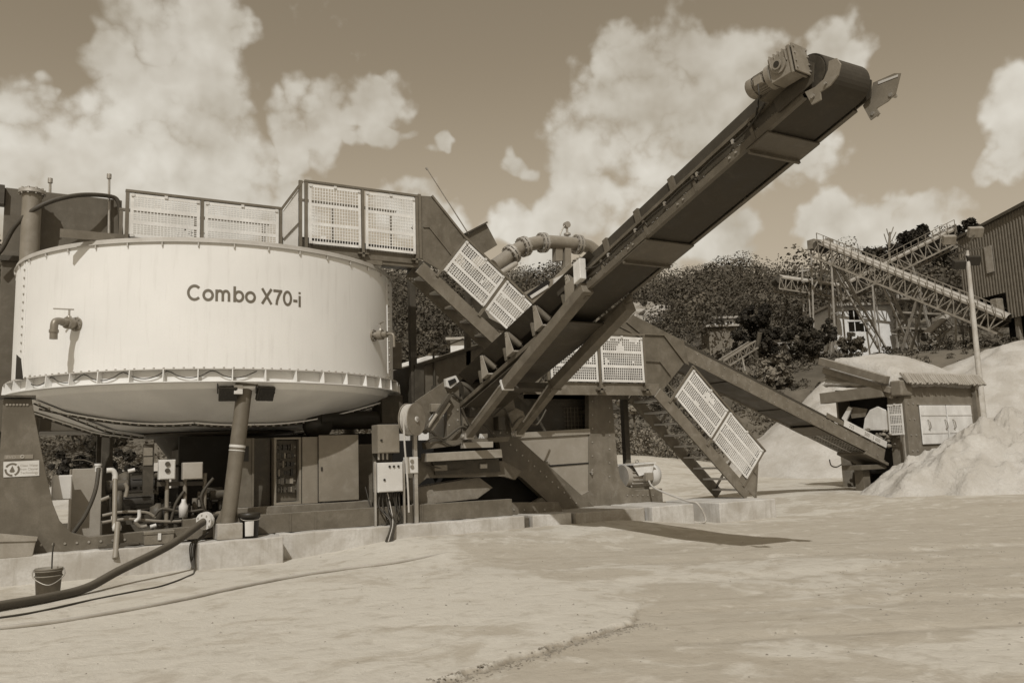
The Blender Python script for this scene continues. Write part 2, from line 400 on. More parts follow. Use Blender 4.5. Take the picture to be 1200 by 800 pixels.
def ground_material():
    m = bpy.data.materials.new('dry_slurry_ground'); m.use_nodes = True; t = NT(m.node_tree); bs = t.n['Principled BSDF']
    geo = t.node('ShaderNodeNewGeometry'); pos = geo.outputs['Position']
    att = t.node('ShaderNodeAttribute', attribute_name='crust')
    rot = t.node('ShaderNodeMapping'); t.link(pos, rot.inputs['Vector']); rot.inputs['Rotation'].default_value = (0, 0, AZ - .09)   # x: along the haul road
    st = t.vmath('MULTIPLY', rot.outputs[0], (.30, 1.5, 1.0))
    patch = t.noise(st, .55, 6, .62, .9)
    patch2 = t.noise(pos, .7, 6, .6, .8)
    track = t.noise(t.vmath('MULTIPLY', rot.outputs[0], (.10, 2.6, 1)), 1.3, 6, .66, .5)
    fine = t.noise(pos, 26, 6, .7); mid = t.noise(pos, 4.5, 6, .62, .4)
    big = t.noise(pos, .42, 6, .62, 1.1); blot = t.noise(pos, 1.5, 6, .66, .9)
    road = t.math('SUBTRACT', 1.0, att.outputs['Fac'])
    f = t.math('ADD', t.math('MULTIPLY', big, .42), t.math('MULTIPLY', blot, .40)); f = t.math('ADD', f, t.math('MULTIPLY', patch, .18))
    f = t.math('ADD', f, t.math('MULTIPLY', att.outputs['Fac'], .15))
    f = t.ramp(f, .535, .605)
    c = t.mix(f, (.412, .375, .314), (.520, .490, .432))
    wet = t.ramp(t.noise(t.vmath('ADD', pos, (13.0, 5.0, 0)), .7, 6, .64, 1.3), .54, .66, 0, .55); c = t.mix(wet, c, (.365, .325, .265))
    c = t.mix(t.ramp(t.noise(t.vmath('ADD', pos, (3.0, 25.0, 0)), 2.6, 6, .68, .7),   .54, .70, 0, .55), c, (.60, .57, .51))
    c = t.mix(t.math('MULTIPLY', t.ramp(track, .50, .66, 0, .38), road), c, (.47, .435, .37))
    c = t.mix(t.math('MULTIPLY', t.ramp(track, .47, .34, 0, .32), road), c, (.315, .28, .225))
    c = t.mix(t.ramp(mid, .30, .50, .40, 0), c, (.31, .275, .22))
    c = t.mix(t.ramp(fine, .55, .8, 0, .30), c, tone(.23))
    c = t.mix(t.ramp(fine, .42, .2, 0, .35), c, tone(.52))
    edge = t.node('ShaderNodeAttribute', attribute_name='broken_edge'); c = t.mix(edge.outputs['Fac'], c, (.22, .19, .148))
    peb = t.node('ShaderNodeTexVoronoi'); t.link(pos, peb.inputs['Vector']); peb.inputs['Scale'].default_value = 9
    pm = t.math('MULTIPLY', t.ramp(peb.outputs['Distance'], .13, .08), t.ramp(t.noise(pos, .8, 3), .55, .66))
    c = t.mix(pm, c, tone(.26))
    t.link(c, bs.inputs['Base Color']); bs.inputs['Roughness'].default_value = .95; bs.inputs['Specular IOR Level'].default_value = .15
    b = t.node('ShaderNodeBump'); b.inputs['Strength'].default_value = .8; b.inputs['Distance'].default_value = .035
    h = t.math('ADD', t.math('MULTIPLY', mid, .7), t.math('MULTIPLY', fine, .22)); h = t.math('ADD', h, t.math('MULTIPLY', t.math('MULTIPLY', track, road), .40)); h = t.math('ADD', h, t.math('MULTIPLY', blot, .45)); h = t.math('ADD', h, t.math('MULTIPLY', pm, .35))
    t.link(h, b.inputs['Height']); t.link(b.outputs[0], bs.inputs['Normal'])
    return m
ground = tag(grid_obj('ground', gv, gf, ground_material()), kind='structure')
ca = ground.data.attributes.new('crust', 'FLOAT', 'POINT')
ca.data.foreach_set('value', (pale_mask(gx, gy).ravel()[:len(ground.data.vertices)]).astype(np.float32))
def edge_mask(x, y):
    e = crust_edge(x, y); return np.exp(-((e + .012) / .032) ** 2) * sstep(5.0, 4.4, x) * np.clip(.75 + 1.6 * fbm(x * 14, y * 14, 61), 0, 1)
ea = ground.data.attributes.new('broken_edge', 'FLOAT', 'POINT'); ea.data.foreach_set('value', edge_mask(gx, gy).ravel()[:len(ground.data.vertices)].astype(np.float32))
def gz1(x, y): return float(ground_z(np.array([x]), np.array([y]))[0])

# wooded hill behind the works
SK = [(-900, 330), (-400, 300), (0, 300), (300, 312), (600, 315), (700, 306), (790, 316), (880, 310), (920, 330), (965, 320), (1020, 305), (1060, 285), (1100, 283), (1200, 290), (1500, 320), (2200, 360)]
sk_phi = np.array([math.atan((p[0] - 600) / FPX) for p in SK])
sk_tan = np.array([((535 - .035 * (p[0] - 600)) - p[1]) / FPX * math.cos(math.atan((p[0] - 600) / FPX)) for p in SK])
RIDGE = 150.0
def hill_z(phi, d):
    top = 1.4 + np.interp(phi, sk_phi, sk_tan) * RIDGE - 4.2
    start = np.interp(phi, np.radians([-30, -5, 8, 14, 34]), [52, 50, 52, 66, 70])
    s = np.clip((d - start) / (RIDGE - start), 0, 1)
    bench = sstep(40, 60, d) * 7.6 * sstep(math.radians(8), math.radians(15), phi)
    z = -.4 + bench + (top - bench) * s ** .95 + 2.6 * fbm(phi * 14, d * .05, 31) * sstep(0, .25, s)
    return z - sstep(RIDGE, RIDGE + 90, d) * top * 1.1
hp = np.linspace(-75, 75, 170); hd = np.concatenate([np.linspace(36, 160, 70), np.linspace(170, 260, 10)])
HA, HD = np.meshgrid(np.radians(hp), hd)
def polar(phi, d):
    return d * (np.sin(AZ) * np.cos(phi) + np.cos(AZ) * np.sin(phi)), d * (np.cos(AZ) * np.cos(phi) - np.sin(AZ) * np.sin(phi))
hx, hy = polar(HA, HD); hz = hill_z(HA, HD)
hm = bpy.data.materials.new('hill_soil_and_scrub'); hm.use_nodes = True; t = NT(hm.node_tree)
geo = t.node('ShaderNodeNewGeometry'); hn = t.noise(geo.outputs['Position'], .12, 6, .65)
hc = t.mix(t.ramp(hn, .35, .6), tone(.06), tone(.15)); t.link(hc, t.n['Principled BSDF'].inputs['Base Color']); t.n['Principled BSDF'].inputs['Roughness'].default_value = .95
nr2, na2 = HA.shape; ii = np.arange(nr2 - 1)[:, None] * na2; jj = np.arange(na2 - 1)[None, :]
hf = np.stack([ii + jj, ii + jj + 1, ii + na2 + jj + 1, ii + na2 + jj], -1).reshape(-1, 4)
tag(grid_obj('hill', np.stack([hx, hy, hz], -1).reshape(-1, 3), hf, hm), kind='structure')

def leaf_cloud(centers, radii, per, size, squash=.8, seed=1, up=.35, jit=.55, inner=.55):
    """leaf-sized faces spread over and through crown clumps"""
    g = np.random.default_rng(seed); out = []
    n = len(centers); C = np.repeat(np.asarray(centers, float), per, 0); Rr = np.repeat(np.asarray(radii, float), per)
    d = g.normal(size=(n * per, 3)); d[:, 2] += up; d /= np.linalg.norm(d, axis=1)[:, None]
    k = Rr * (inner + (1.05 - inner) * g.random(n * per) ** .6)
    p = C + d * k[:, None] * np.array([1, 1, squash])
    nrm = d + g.normal(size=d.shape) * jit; nrm /= np.linalg.norm(nrm, axis=1)[:, None]
    a = np.cross(nrm, g.normal(size=d.shape)); a /= np.linalg.norm(a, axis=1)[:, None]; b = np.cross(nrm, a)
    s = (size * (.5 + g.random(n * per)))[:, None] * (Rr[:, None] / np.mean(radii)) ** .5
    q = np.stack([p - a * s, p - b * s * .62, p + a * s, p + b * s * .62], 1)
    return q.reshape(-1, 3)
g_ = np.random.default_rng(11)
NT_ = 2700
tp = np.radians(g_.uniform(-38, 37, NT_)); td = 50 + (g_.random(NT_) ** .8) * 106
tz = hill_z(tp, td); start = np.interp(tp, np.radians([-30, -5, 8, 14, 34]), [55, 53, 56, 76, 80])
keep = (td > start) & (fbm(tp * 25, td * .07, 77) > -.33)
tp, td, tz = tp[keep], td[keep], tz[keep]
tx, ty = polar(tp, td); cr = g_.uniform(1.1, 2.6, len(tp)) * (1 + .35 * (g_.random(len(tp)) < .15))
cen = []; crr = []
for i in range(len(tp)):
    hgt = cr[i] * g_.uniform(.9, 1.6)
    for k in range(3):
        o3 = g_.normal(size=3) * cr[i] * .45; cen.append((tx[i] + o3[0], ty[i] + o3[1], tz[i] + hgt + abs(o3[2]))); crr.append(cr[i] * g_.uniform(.45, .75))
woods = quads('woodland', leaf_cloud(cen, crr, 95, .125, .9, 3, .35, .20, .74), LEAFH)
tag(woods, 'dense dark woodland covering the hillside behind the works', 'woodland', kind='stuff')
cen = []; crr = []
for i in range(900):
    ph = math.radians(g_.uniform(7, 36)); d = g_.uniform(46, 80); x, y = polar(ph, d); z = float(hill_z(ph, d)); r = g_.uniform(.25, .8) * (.6 if ph > .3 else 1)
    cen.append((x, y, z + r * .4)); crr.append(r)
tag(quads('bench_scrub', leaf_cloud(cen, crr, 60, .075, .9, 15, .8), LEAF), 'low dark scrub on the slope below the distant conveyors', 'scrub', kind='stuff')
# scrub along the foot of the hill and the grass fringe at the edge of the sand
cen = []; crr = []
for i in range(420):
    ph = math.radians(g_.uniform(-36, 12)); d = g_.uniform(44, 56); x, y = polar(ph, d); z = max(float(hill_z(ph, d)), gz1(x, y)); r = g_.uniform(.35, 1.1)
    cen.append((x, y, z + r * .5)); crr.append(r)
tag(quads('scrub', leaf_cloud(cen, crr, 150, .075, 1.0, 5, .8), LEAFP), 'pale dry scrub and grass along the foot of the hill', 'scrub', kind='stuff')

def pile(name, cx, cy, rx, ry, h, rot, label, m=SAND, p=1.35, seed=1, rough=.16, base=-.25, n=70, fine=0.0):
    rr = np.linspace(0, 1, 100 if fine else 46); aa = np.linspace(0, 2 * math.pi, n, endpoint=False); Rm, Am = np.meshgrid(rr, aa, indexing='ij')
    wob = 1 + .35 * fbm(np.cos(Am) * 1.6 + 5, np.sin(Am) * 1.6 + 5, seed)
    lx = Rm * np.cos(Am) * rx * wob; ly = Rm * np.sin(Am) * ry * wob
    x = cx + lx * math.cos(rot) - ly * math.sin(rot); y = cy + lx * math.sin(rot) + ly * math.cos(rot)
    z = base + (h - base) * (1 - np.clip(Rm, 0, 1) ** p) + (.05 * fbm(x * 4.5, y * 4.5, seed + 9, 3) + fine * fbm(x * 3.1, y * 3.1, seed + 5, 5, .65)) * (1 - Rm ** 4) + rough * h * fbm(x * 1.1 / max(.5, h * .4), y * 1.1 / max(.5, h * .4), seed + 3, 5) * (1 - Rm ** 3) * 1.6
    k = len(aa); ii = np.arange(len(rr) - 1)[:, None] * k; jj = np.arange(k)[None, :]; j2 = (jj + 1) % k
    f = np.stack([ii + jj, ii + k + jj, ii + k + j2, ii + j2], -1).reshape(-1, 4)
    o = grid_obj(name, np.stack([x, y, z], -1).reshape(-1, 3), f, m, (cx, cy, 0)); return tag(o, label, 'sand pile')
pile('sand_pile', 20.7, 11.4, 4.9, 2.7, 1.98, -.30, 'nearest pale sand heap at the right edge, in front of the feed hopper', seed=4, rough=.26, n=220, fine=.30)
pile('sand_pile', 18.7, 13.3, 1.5, 1.3, .95, .3, 'small sand cone spilt beneath the low end of the long feed conveyor', seed=8, n=120, fine=.14)
pile('sand_pile', 40.5, 22.0, 13, 9, 6.3, -.45, 'high pale sand stockpile behind the lamp post and the feed hopper', seed=12, rough=.12, p=1.2)
pile('sand_pile', 52.0, 25.0, 9.5, 8, 8.9, 0, 'far sand stockpile heaped against the corrugated shed', seed=16, rough=.12, p=1.15)
pile('sand_pile', 31.4, 24.6, 8.2, 6.2, 4.6, .4, 'sand bank sloping down left of the feed hopper, below the trees', seed=20, rough=.14, p=1.15)
pile('sand_pile', 24.5, 38.0, 9, 5, 2.0, .2, 'low distant sand bank seen under the long feed conveyor', seed=24, rough=.08, p=1.2)
pile('sand_pile', 9.0, 40.0, 13, 7, 2.3, -.2, 'distant sand bank behind the machine, seen under the white tank', seed=29, rough=.08, p=1.2)

# ------------------------------------------------------------------ concrete foundation blocks
def block(x0, x1, y0, y1, z1, label, m=CONC, z0=-.25, seed=0):
    nx = max(2, int((x1 - x0) / .12)); mb = MB(); g = np.random.default_rng(seed + 3)
    # slightly uneven top and front edge
    top = [(x0 + (x1 - x0) * i / nx, z1 + g.normal() * .004) for i in range(nx + 1)]
    mb.xzp([(x0, z0), (x1, z0)] + top[::-1], y0, y1)
    return solid('concrete_block', mb, m, label, 'concrete block', bevel=.018)
block(-2.6, 2.02, 12.40, 13.6, .385, 'long concrete plinth at the left under the trapezoid support column', seed=1)
block(2.03, 3.16, 12.12, 12.75, .40, 'square concrete pad jutting out under the round front leg of the tank', seed=2)
block(3.175, 7.30, 12.42, 13.6, .41, 'long concrete plinth under the electrical cabinets, partly buried in sand', seed=3)
block(7.46, 8.25, 12.42, 13.6, .405, 'short pale concrete block crossed by a diagonal shadow', seed=4)
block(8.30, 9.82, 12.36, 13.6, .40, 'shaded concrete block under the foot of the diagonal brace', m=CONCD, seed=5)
block(9.95, 10.95, 12.30, 13.6, .405, 'concrete block at the right end of the plinth, under the electric motor', seed=6)
block(11.6, 13.12, 12.30, 13.9, .385, 'separate concrete block at the foot of the lower staircase', seed=7)
block(9.83, 9.94, 12.5, 13.2, .33, 'narrow dark strip standing in for shade in the gap beside the motor plinth', m=mat('gap_shade', .08, .9, .2, .2), seed=8)  # dark strip added in the gap, its shade put into the colour
block(7.32, 7.44, 12.5, 13.2, .37, 'narrow dark strip standing in for shade in the gap between two plinth blocks', m=MATS['gap_shade'], seed=9)  # same dark strip painting the shade of this gap

# ------------------------------------------------------------------ white thickener tank
TC = V((2.8, 15.35, 0)); TR = 3.1
tank = thing('thickener_tank', (2.8, 15.35, 0), 'big round white steel tank lettered Combo X70-i, raised on legs', 'tank')
def tp3(a, r, z): return V((TC.x + r * math.cos(a), TC.y + r * math.sin(a), z))
def hit_tank(px, py, r=TR):
    rr = ray(px, py); o = CAM[:2] - np.array([TC.x, TC.y]); a = rr[0] ** 2 + rr[1] ** 2; b = 2 * (o[0] * rr[0] + o[1] * rr[1]); c = o @ o - r * r
    tt = (-b - math.sqrt(max(0, b * b - 4 * a * c))) / 2 / a; p = CAM + rr * tt
    return math.atan2(p[1] - TC.y, p[0] - TC.x), float(p[2])
ZB, ZT = 2.60, 4.66
MB().lathe(TC, [(TR, ZB + .17), (TR, ZT - .05)], 144).lathe(TC, [(TR - .02, ZT - .05), (TR - .02, ZB + .17)], 144).build('wall', WHITE, tank)
MB().lathe(TC, [(TR, ZT - .055), (TR + .035, ZT - .055), (TR + .035, ZT - .045), (TR + .012, ZT - .035), (TR + .012, ZT + .015), (TR - .03, ZT + .015), (TR - .03, ZT - .05)], 144, smooth=False, close=True).build('top_rim', mat('rim_paint', .42, .5, .15, .06), tank)
MB().lathe(TC, [(TR, ZB + .165), (TR + .105, ZB + .165), (TR + .105, ZB + .178), (TR, ZB + .178)], 144, smooth=False, close=True).build('upper_ring_flange', MATS['rim_paint'], tank)
MB().lathe(TC, [(TR + .012, ZB), (TR + .012, ZB + .165)], 144).build('ring_web', WHITE, tank)
MB().lathe(TC, [(TR - .05, ZB - .012), (TR + .125, ZB - .012), (TR + .125, ZB), (TR - .05, ZB)], 144, smooth=False, close=True).build('lower_ring_flange', WHITE, tank)
for i in range(44):
    a = 2 * math.pi * i / 44 + .03; rd = V((math.cos(a), math.sin(a), 0)); tg = V((-math.sin(a), math.cos(a), 0))
    MB().prism([(0, 0), (.115, 0), (.10, .165), (0, .165)], tp3(a, TR + .012, ZB), rd, (0, 0, 1), tg, .012).build('gusset', WHITE, tank)
rimb = MB()
for i in range(150):
    a = 2 * math.pi * i / 150; rimb.bolt(tp3(a, TR + .075, ZB + .178), (0, 0, 1), .014, .02)
rimb.build('flange_bolts', STEEL, tank, kind='stuff')
brk = MB()
for i in range(40):
    a = 2 * math.pi * i / 40 + .05; rd = V((math.cos(a), math.sin(a), 0)); brk.obox(tp3(a, TR + .015, ZT - .08), rd * .015, V((-rd.y, rd.x, 0)) * .008, (0, 0, .035))
brk.build('rim_clips', MATS['rim_paint'], tank, kind='stuff')
for (px, py) in ((26, 380), (456, 390)):                                   # bolted vertical seams
    a, _ = hit_tank(px, py, TR + .02); rd = V((math.cos(a), math.sin(a), 0)); tg = V((-rd.y, rd.x, 0))
    s_ = MB().obox(tp3(a, TR + .006, (ZB + ZT) / 2 + .06), rd * .008, tg * .075, (0, 0, (ZT - ZB) / 2 - .13)).build('seam_strip', WHITE, tank, .004)
    b = MB()
    for k in range(15): b.bolt(tp3(a, TR + .014, ZB + .25 + k * .124), rd, .016, .016)
    b.build('bolts', STEEL, s_, kind='stuff')
MB().lathe(TC, [(TR - .02, ZB), (TR - .05, ZB - .09), (1.84, 2.07), (1.25, 1.99), (1.25, 1.97), (1.84, 2.05), (TR - .07, ZB - .1)], 96).build('cone_bottom', TANKUNDER, tank)
def cone_z(x, y):
    r = math.hypot(x - TC.x, y - TC.y); return float(np.interp(r, [1.25, 1.84, TR - .05], [1.97, 2.05, ZB - .09]))
def seam(p, q, nb=18):
    p = V((p[0], p[1], cone_z(*p) - .03)); q = V((q[0], q[1], cone_z(*q) - .03)); mb = MB(); d = (q - p)
    for k in range(8):
        u = p + d * k / 8; v = p + d * (k + 1) / 8; u.z = cone_z(u.x, u.y) - .035; v.z = cone_z(v.x, v.y) - .035
        mb.beam(u, v, .13, .02)
    s_ = mb.build('bottom_seam', TANKUNDER, tank); b = MB()
    gk = MB()
    for k in range(8):
        u = p + d * k / 8; v = p + d * (k + 1) / 8; u.z = cone_z(u.x, u.y) - .052; v.z = cone_z(v.x, v.y) - .052; u.y += .075; v.y += .075; gk.beam(u, v, .025, .05)
    gk.build('seam_line', DARK, s_)  # dark strip added below the seam to draw its dark line
    for k in range(nb):
        u = p + d * (k + .5) / nb; b.bolt((u.x, u.y - .02, cone_z(u.x, u.y) - .045), (0, 0, -1), .018, .022)
    b.build('bolts', STEEL, s_, kind='stuff')
sa, sb_ = at(228, 498, Y=13.45), at(297, 498, Y=13.45)
seam((.10, 14.5), (sa.x, 13.45)); seam((sa.x, 13.45), (sb_.x, 13.45), 9); seam((sb_.x, 13.45), (5.32, 13.85))
for a in (-2.75, 3.0, -.3, .2, 1.2, 2.0):
    seam((TC.x + 3.0 * math.cos(a), TC.y + 3.0 * math.sin(a)), (TC.x + 1.3 * math.cos(a), TC.y + 1.3 * math.sin(a)), 12)
MB().lathe(TC, [(1.25, 1.97), (1.34, 1.97), (1.34, 1.94), (1.0, 1.92), (.45, 1.15), (.40, .9), (.33, .9), (.33, 1.9)], 48).build('outlet_hopper', DARK, tank)
ob = MB()
for i in range(40): ob.bolt(tp3(i * math.pi / 20, 1.30, 1.965), (0, 0, -1), .016, .03)
ob.build('outlet_bolts', DARK, tank, kind='stuff')
# round front leg with its tape bands and pedestal, three more legs behind
def tank_leg(top, foot, r, bands):
    leg = MB().cyl(foot, top, r * .97, r * 1.02, 24).build('leg', mat('leg_paint', .125, .5, .2, .1, streak=.3), tank)
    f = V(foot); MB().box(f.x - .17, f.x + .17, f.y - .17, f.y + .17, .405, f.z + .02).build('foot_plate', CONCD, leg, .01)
    MB().box(top[0] - .16, top[0] + .16, top[1] - .14, top[1] + .14, top[2] - .02, top[2] + .03).build('cap_plate', MATS['leg_paint'], leg, .006)
    d = (V(top) - f)
    if bands:
        for t0, t1, m_ in ((.545, .563, CREAM), (.52, .527, CREAM)):
            MB().cyl(f + d * t0, f + d * t1, r * 1.04, r * 1.04, 24).build('tape_band', m_, leg)
        for sx in (-1, 1): MB().prism([(0, 0), (.10, 0), (0, .22)], (f.x + sx * r * .8, f.y - .006, f.z), (sx, 0, 0), (0, 0, 1), (0, 1, 0), .012).build('foot_rib', MATS['leg_paint'], leg)
    return leg
lt = at(287, 452, Y=12.42); lf = at(267, 614, Y=12.42)
tank_leg((lt.x, 12.42, 2.56), (lf.x, 12.42, lf.z), .108, True)
for a in (.35, 1.6, 2.8):
    q = tp3(a, 2.95, 2.5); fz = max(gz1(q.x, q.y), .1); MB().cyl((q.x + .1 * math.cos(a), q.y + .1 * math.sin(a), fz - .1), q, .12, n=20).build('leg', MATS['leg_paint'], tank)
# lettering wrapped on the wall
a0, z0 = hit_tank(219, 352); a1, z1 = hit_tank(353, 360)
def ribbon(pts, t, close=False):
    """flat stroke of width t along a path"""
    P_ = [Vector((p[0], p[1])) for p in pts]; n = len(P_); out = []
    for i in range(n):
        a = P_[(i - 1) % n] if (close or i) else P_[0]; b = P_[(i + 1) % n] if (close or i < n - 1) else P_[-1]
        d = (b - a).normalized(); q = Vector((-d.y, d.x)) * t / 2; out += [P_[i] - q, P_[i] + q]
    fs = [(2 * i, 2 * ((i + 1) % n), 2 * ((i + 1) % n) + 1, 2 * i + 1) for i in range(n if close else n - 1)]
    return out, fs
def ell(cx, cy, rx, ry, a0=0, a1=360, n=28): return [(cx + rx * math.cos(R(a0 + (a1 - a0) * k / n)), cy + ry * math.sin(R(a0 + (a1 - a0) * k / n))) for k in range(n + 1)]
def glyph(ch, t):
    h = t / 2; S = []
    if ch == 'C': S = [(ell(.36, .36, .36 - h, .375 - h, 42, 318), 0)]; w_ = .74
    elif ch == 'o': S = [(ell(.28, .265, .28 - h, .28 - h)[:-1], 1)]; w_ = .60
    elif ch == 'b': S = [([(h + .03, 0), (h + .03, .72)], 0), (ell(.31, .265, .265 - h, .28 - h)[:-1], 1)]; w_ = .61
    elif ch == 'm': S = [([(h + .03, 0), (h + .03, .535)], 0)] + [(ell(x, .535 - .17 - h + .01, .15, .17, 180, 0, 14) + [(x + .15, 0)], 0) for x in (h + .18, h + .48)]; w_ = .88
    elif ch == 'X': S = [([(h + .0, 0), (.62 - h, .72)], 0), ([(h + .0, .72), (.62 - h, 0)], 0)]; w_ = .64
    elif ch == '7': S = [([(.02, .72 - h), (.50, .72 - h)], 0), ([(.45, .70), (.30, .42), (.22, .2), (.19, 0)], 0)]; w_ = .54
    elif ch == '0': S = [(ell(.26, .355, .26 - h, .37 - h)[:-1], 1)]; w_ = .56
    elif ch == '-': S = [([(.03, .27), (.27, .27)], 0)]; w_ = .31
    elif ch == 'i': S = [([(h + .03, 0), (h + .03, .535)], 0), ([(h + .03, .62), (h + .03, .72)], 0)]; w_ = .2
    else: w_ = .22
    return S, w_
span = a1 - a0; adv = 0; parts = []
for ch in 'Combo X70-i':
    S, w_ = glyph(ch, .128)
    for pts_, cl in S: parts.append(([(x + adv, y) for x, y in pts_], cl))
    adv += w_ - .005
ksz = .318; lm = MB()
for k, (pts_, cl) in enumerate(parts):
    vs_, fs_ = ribbon(pts_, .128, cl)
    lm.add([tp3(a0 + span * v.x / adv, TR + .003 + .0008 * (k % 3), z0 + (z1 - z0) * v.x / adv + v.y * ksz) for v in vs_], fs_)
lm.build('lettering', LETTER, tank)
# two outlet valves
def tank_valve(px, py, drop):
    a, z = hit_tank(px, py); rd = V((math.cos(a), math.sin(a), 0)); tg = V((-rd.y, rd.x, 0)); p = tp3(a, TR, z); m_ = mat('valve_bronze', .22, .4, .15, .12, metal=.3)
    vb = MB().cyl(p, p + rd * .03, .10, n=20).cyl(p + rd * .03, p + rd * .26, .055, n=16).cyl(p + rd * .10, p + rd * .18, .085, .085, 16).build('valve', m_, tank)
    if drop: MB().tube([p + rd * .24, p + rd * .33, p + rd * .385 - V((0, 0, .05)), p + rd * .39 - V((0, 0, .26))], .052, 14, 8).cyl(p + rd * .39 - V((0, 0, .13)), p + rd * .39 - V((0, 0, .17)), .062, n=14).build('elbow', m_, vb)
    else: MB().tube([p + rd * .24, p + rd * .34, p + rd * .38 - V((0, 0, .05)), p + rd * .385 - V((0, 0, .22))], .022, 10, 8).build('elbow', m_, vb)
    c = p + rd * .14
    MB().cyl(c, c + V((0, 0, .19)), .014, n=8).cyl(c + V((0, 0, .04)), c + V((0, 0, .10)), .045, .03, 12).obox(c + V((0, 0, .195)) + tg * -.05 + rd * .05, (tg * -1 + rd).normalized() * .13, (tg + rd).normalized() * .014, (0, 0, .008)).build('handle', STEEL, vb)
    fb = MB()
    for k in range(8):
        an = k * math.pi / 4; fb.bolt(p + rd * .03 + tg * (.082 * math.cos(an)) + V((0, 0, .082 * math.sin(an))), rd, .010, .012)
    fb.build('bolts', STEEL, vb, kind='stuff')
tank_valve(90, 380, True); tank_valve(437, 393, False)
# dangling cable looped along the ring girder
def ring_cable(pa, pb, z, sag, loops):
    a0, _ = hit_tank(pa, 445); a1, _ = hit_tank(pb, 445); pts = []
    for k in range(loops * 4 + 1):
        u = k / (loops * 4); pts.append(tp3(a0 + (a1 - a0) * u, TR + .05, z - sag * abs(math.sin(u * loops * math.pi))))
    return pts
MB().tube(ring_cable(36, 300, ZB + .15, .10, 6), .007, 6, 3).build('lamp_cable', CABLE, tank)
bh = MB().prism([(0, 0), (.10, 0), (.06, .30), (.0, .36)], at(18, 445, Y=14.0) - V((.0, .1, 0)), (1, 0, 0), (0, 0, 1), (0, 1, 0), .015); bh.build('lifting_tab', BLACK, tank)

# two floodlights and a junction box under the tank edge
def flood(px, py, Y, yaw, label, size=.125):
    p = at(px, py, Y=Y); t_ = thing('floodlight', p - V((0, 0, size)), label, 'floodlight', 'floodlights under the tank edge')
    d = V((math.sin(yaw), -math.cos(yaw), -.55)).normalized(); s_ = d.cross(V((0, 0, 1))).normalized(); u = s_.cross(d)
    b = MB().obox(p, s_ * size, u * size * .85, d * .035)
    for k in range(6): b.obox(p - d * .05 + s_ * (size * (-.8 + .32 * k)), s_ * .006, u * size * .75, d * .02)
    hb = b.build('housing', BLACK, t_, .006); MB().obox(p + d * .037, s_ * size * .86, u * size * .7, d * .004).build('lens', GLASS, hb)
    y = MB().beam(p - s_ * (size + .012), p - s_ * (size + .012) + V((0, .02, size * 1.25)), .012, .03).beam(p + s_ * (size + .012), p + s_ * (size + .012) + V((0, .02, size * 1.25)), .012, .03)
    y.beam(p - s_ * (size + .02) + V((0, .02, size * 1.25)), p + s_ * (size + .02) + V((0, .02, size * 1.25)), .03, .012).build('bracket', BLACK, t_)
flood(267, 461, 12.30, -.15, 'black floodlight just left of the top of the round tank leg')
flood(311, 461, 12.30, .15, 'black floodlight just right of the top of the round tank leg')
p = at(279, 456, Y=12.25); jb_ = MB().box(p.x - .06, p.x + .06, 12.22, 12.30, p.z - .07, p.z + .06)
solid('junction_box', jb_, CREAM, 'small cream junction box between the two floodlights under the tank', 'junction box', .006)

# ------------------------------------------------------------------ guard rails, walkways, stairs
def guard_panel(parent, o, du, dv, Wd, Ht, rot=0):
    """white perforated infill panel: three bands of square holes between solid strips"""
    o, du, dv = V(o), V(du).normalized(), V(dv).normalized(); n = du.cross(dv); th = .007; mb = MB()
    rr_ = Matrix.Rotation(random.uniform(-.009, .009), 3, n); du = rr_ @ du; dv = rr_ @ dv; dv = (dv + n * random.uniform(-.02, .0)).normalized()
    def bar(u0, u1, v0, v1, t_=th): mb.obox(o + du * ((u0 + u1) / 2) + dv * ((v0 + v1) / 2), du * ((u1 - u0) / 2), dv * ((v1 - v0) / 2), n * t_)
    e = .045; strip = .055; bands = 3; rows = 5
    bh_ = (Ht - 2 * e - strip * (bands - 1)) / bands; pit = bh_ / rows; nc = max(6, int((Wd - 2 * e) / .046)); pu = (Wd - 2 * e) / nc
    bar(0, Wd, 0, e); bar(0, Wd, Ht - e, Ht); bar(0, e, e, Ht - e); bar(Wd - e, Wd, e, Ht - e)
    for b in range(bands - 1): v = e + (b + 1) * bh_ + b * strip; bar(e, Wd - e, v, v + strip)
    for b in range(bands):
        v0 = e + b * (bh_ + strip)
        for k in range(1, rows): bar(e, Wd - e, v0 + k * pit - .0055, v0 + k * pit + .0055, th * .9)
        for k in range(1, nc): bar(e + k * pu - .0058, e + k * pu + .0058, v0, v0 + bh_, th * .95)
    # some holes filled in, standing for bright background showing through
    for b in range(bands):
        v0 = e + b * (bh_ + strip)
        for r_ in range(rows):
            for k in range(nc):
                if fbm(np.array([k * .22 + o.x * 3.1]), np.array([(b * rows + r_) * .16 + o.z * 2.3 + b * 1.7]), 71)[0] > .25: bar(e + k * pu, e + (k + 1) * pu, v0 + r_ * pit, v0 + (r_ + 1) * pit, th * .5)
    if False:
        k0 = e + (rot * .37 % .5) * Wd; b = rot % 3; v0 = e + b * (bh_ + strip); mb.obox(o + du * (k0 + .18 * Wd) + dv * (v0 + bh_ / 2) + n * .012, du * .17 * Wd, dv * bh_ * .44, n * .003)
    pn = mb.build('guard_panel', WHITE2, parent)
    cl = MB()
    for u, v in ((.03, .02), (Wd - .03, .02), (.03, Ht - .02), (Wd - .03, Ht - .02), (Wd / 2, Ht - .005)): cl.obox(o + du * u + dv * v - n * -.012, du * .022, dv * .022, n * .012)
    cl.build('clips', CREAM, pn, kind='stuff')
    return pn
PY = 13.0
X_ = (1, 0, 0); Z_ = (0, 0, 1)
RAIL = mat('rail_paint', .13, .5, .2, .1)
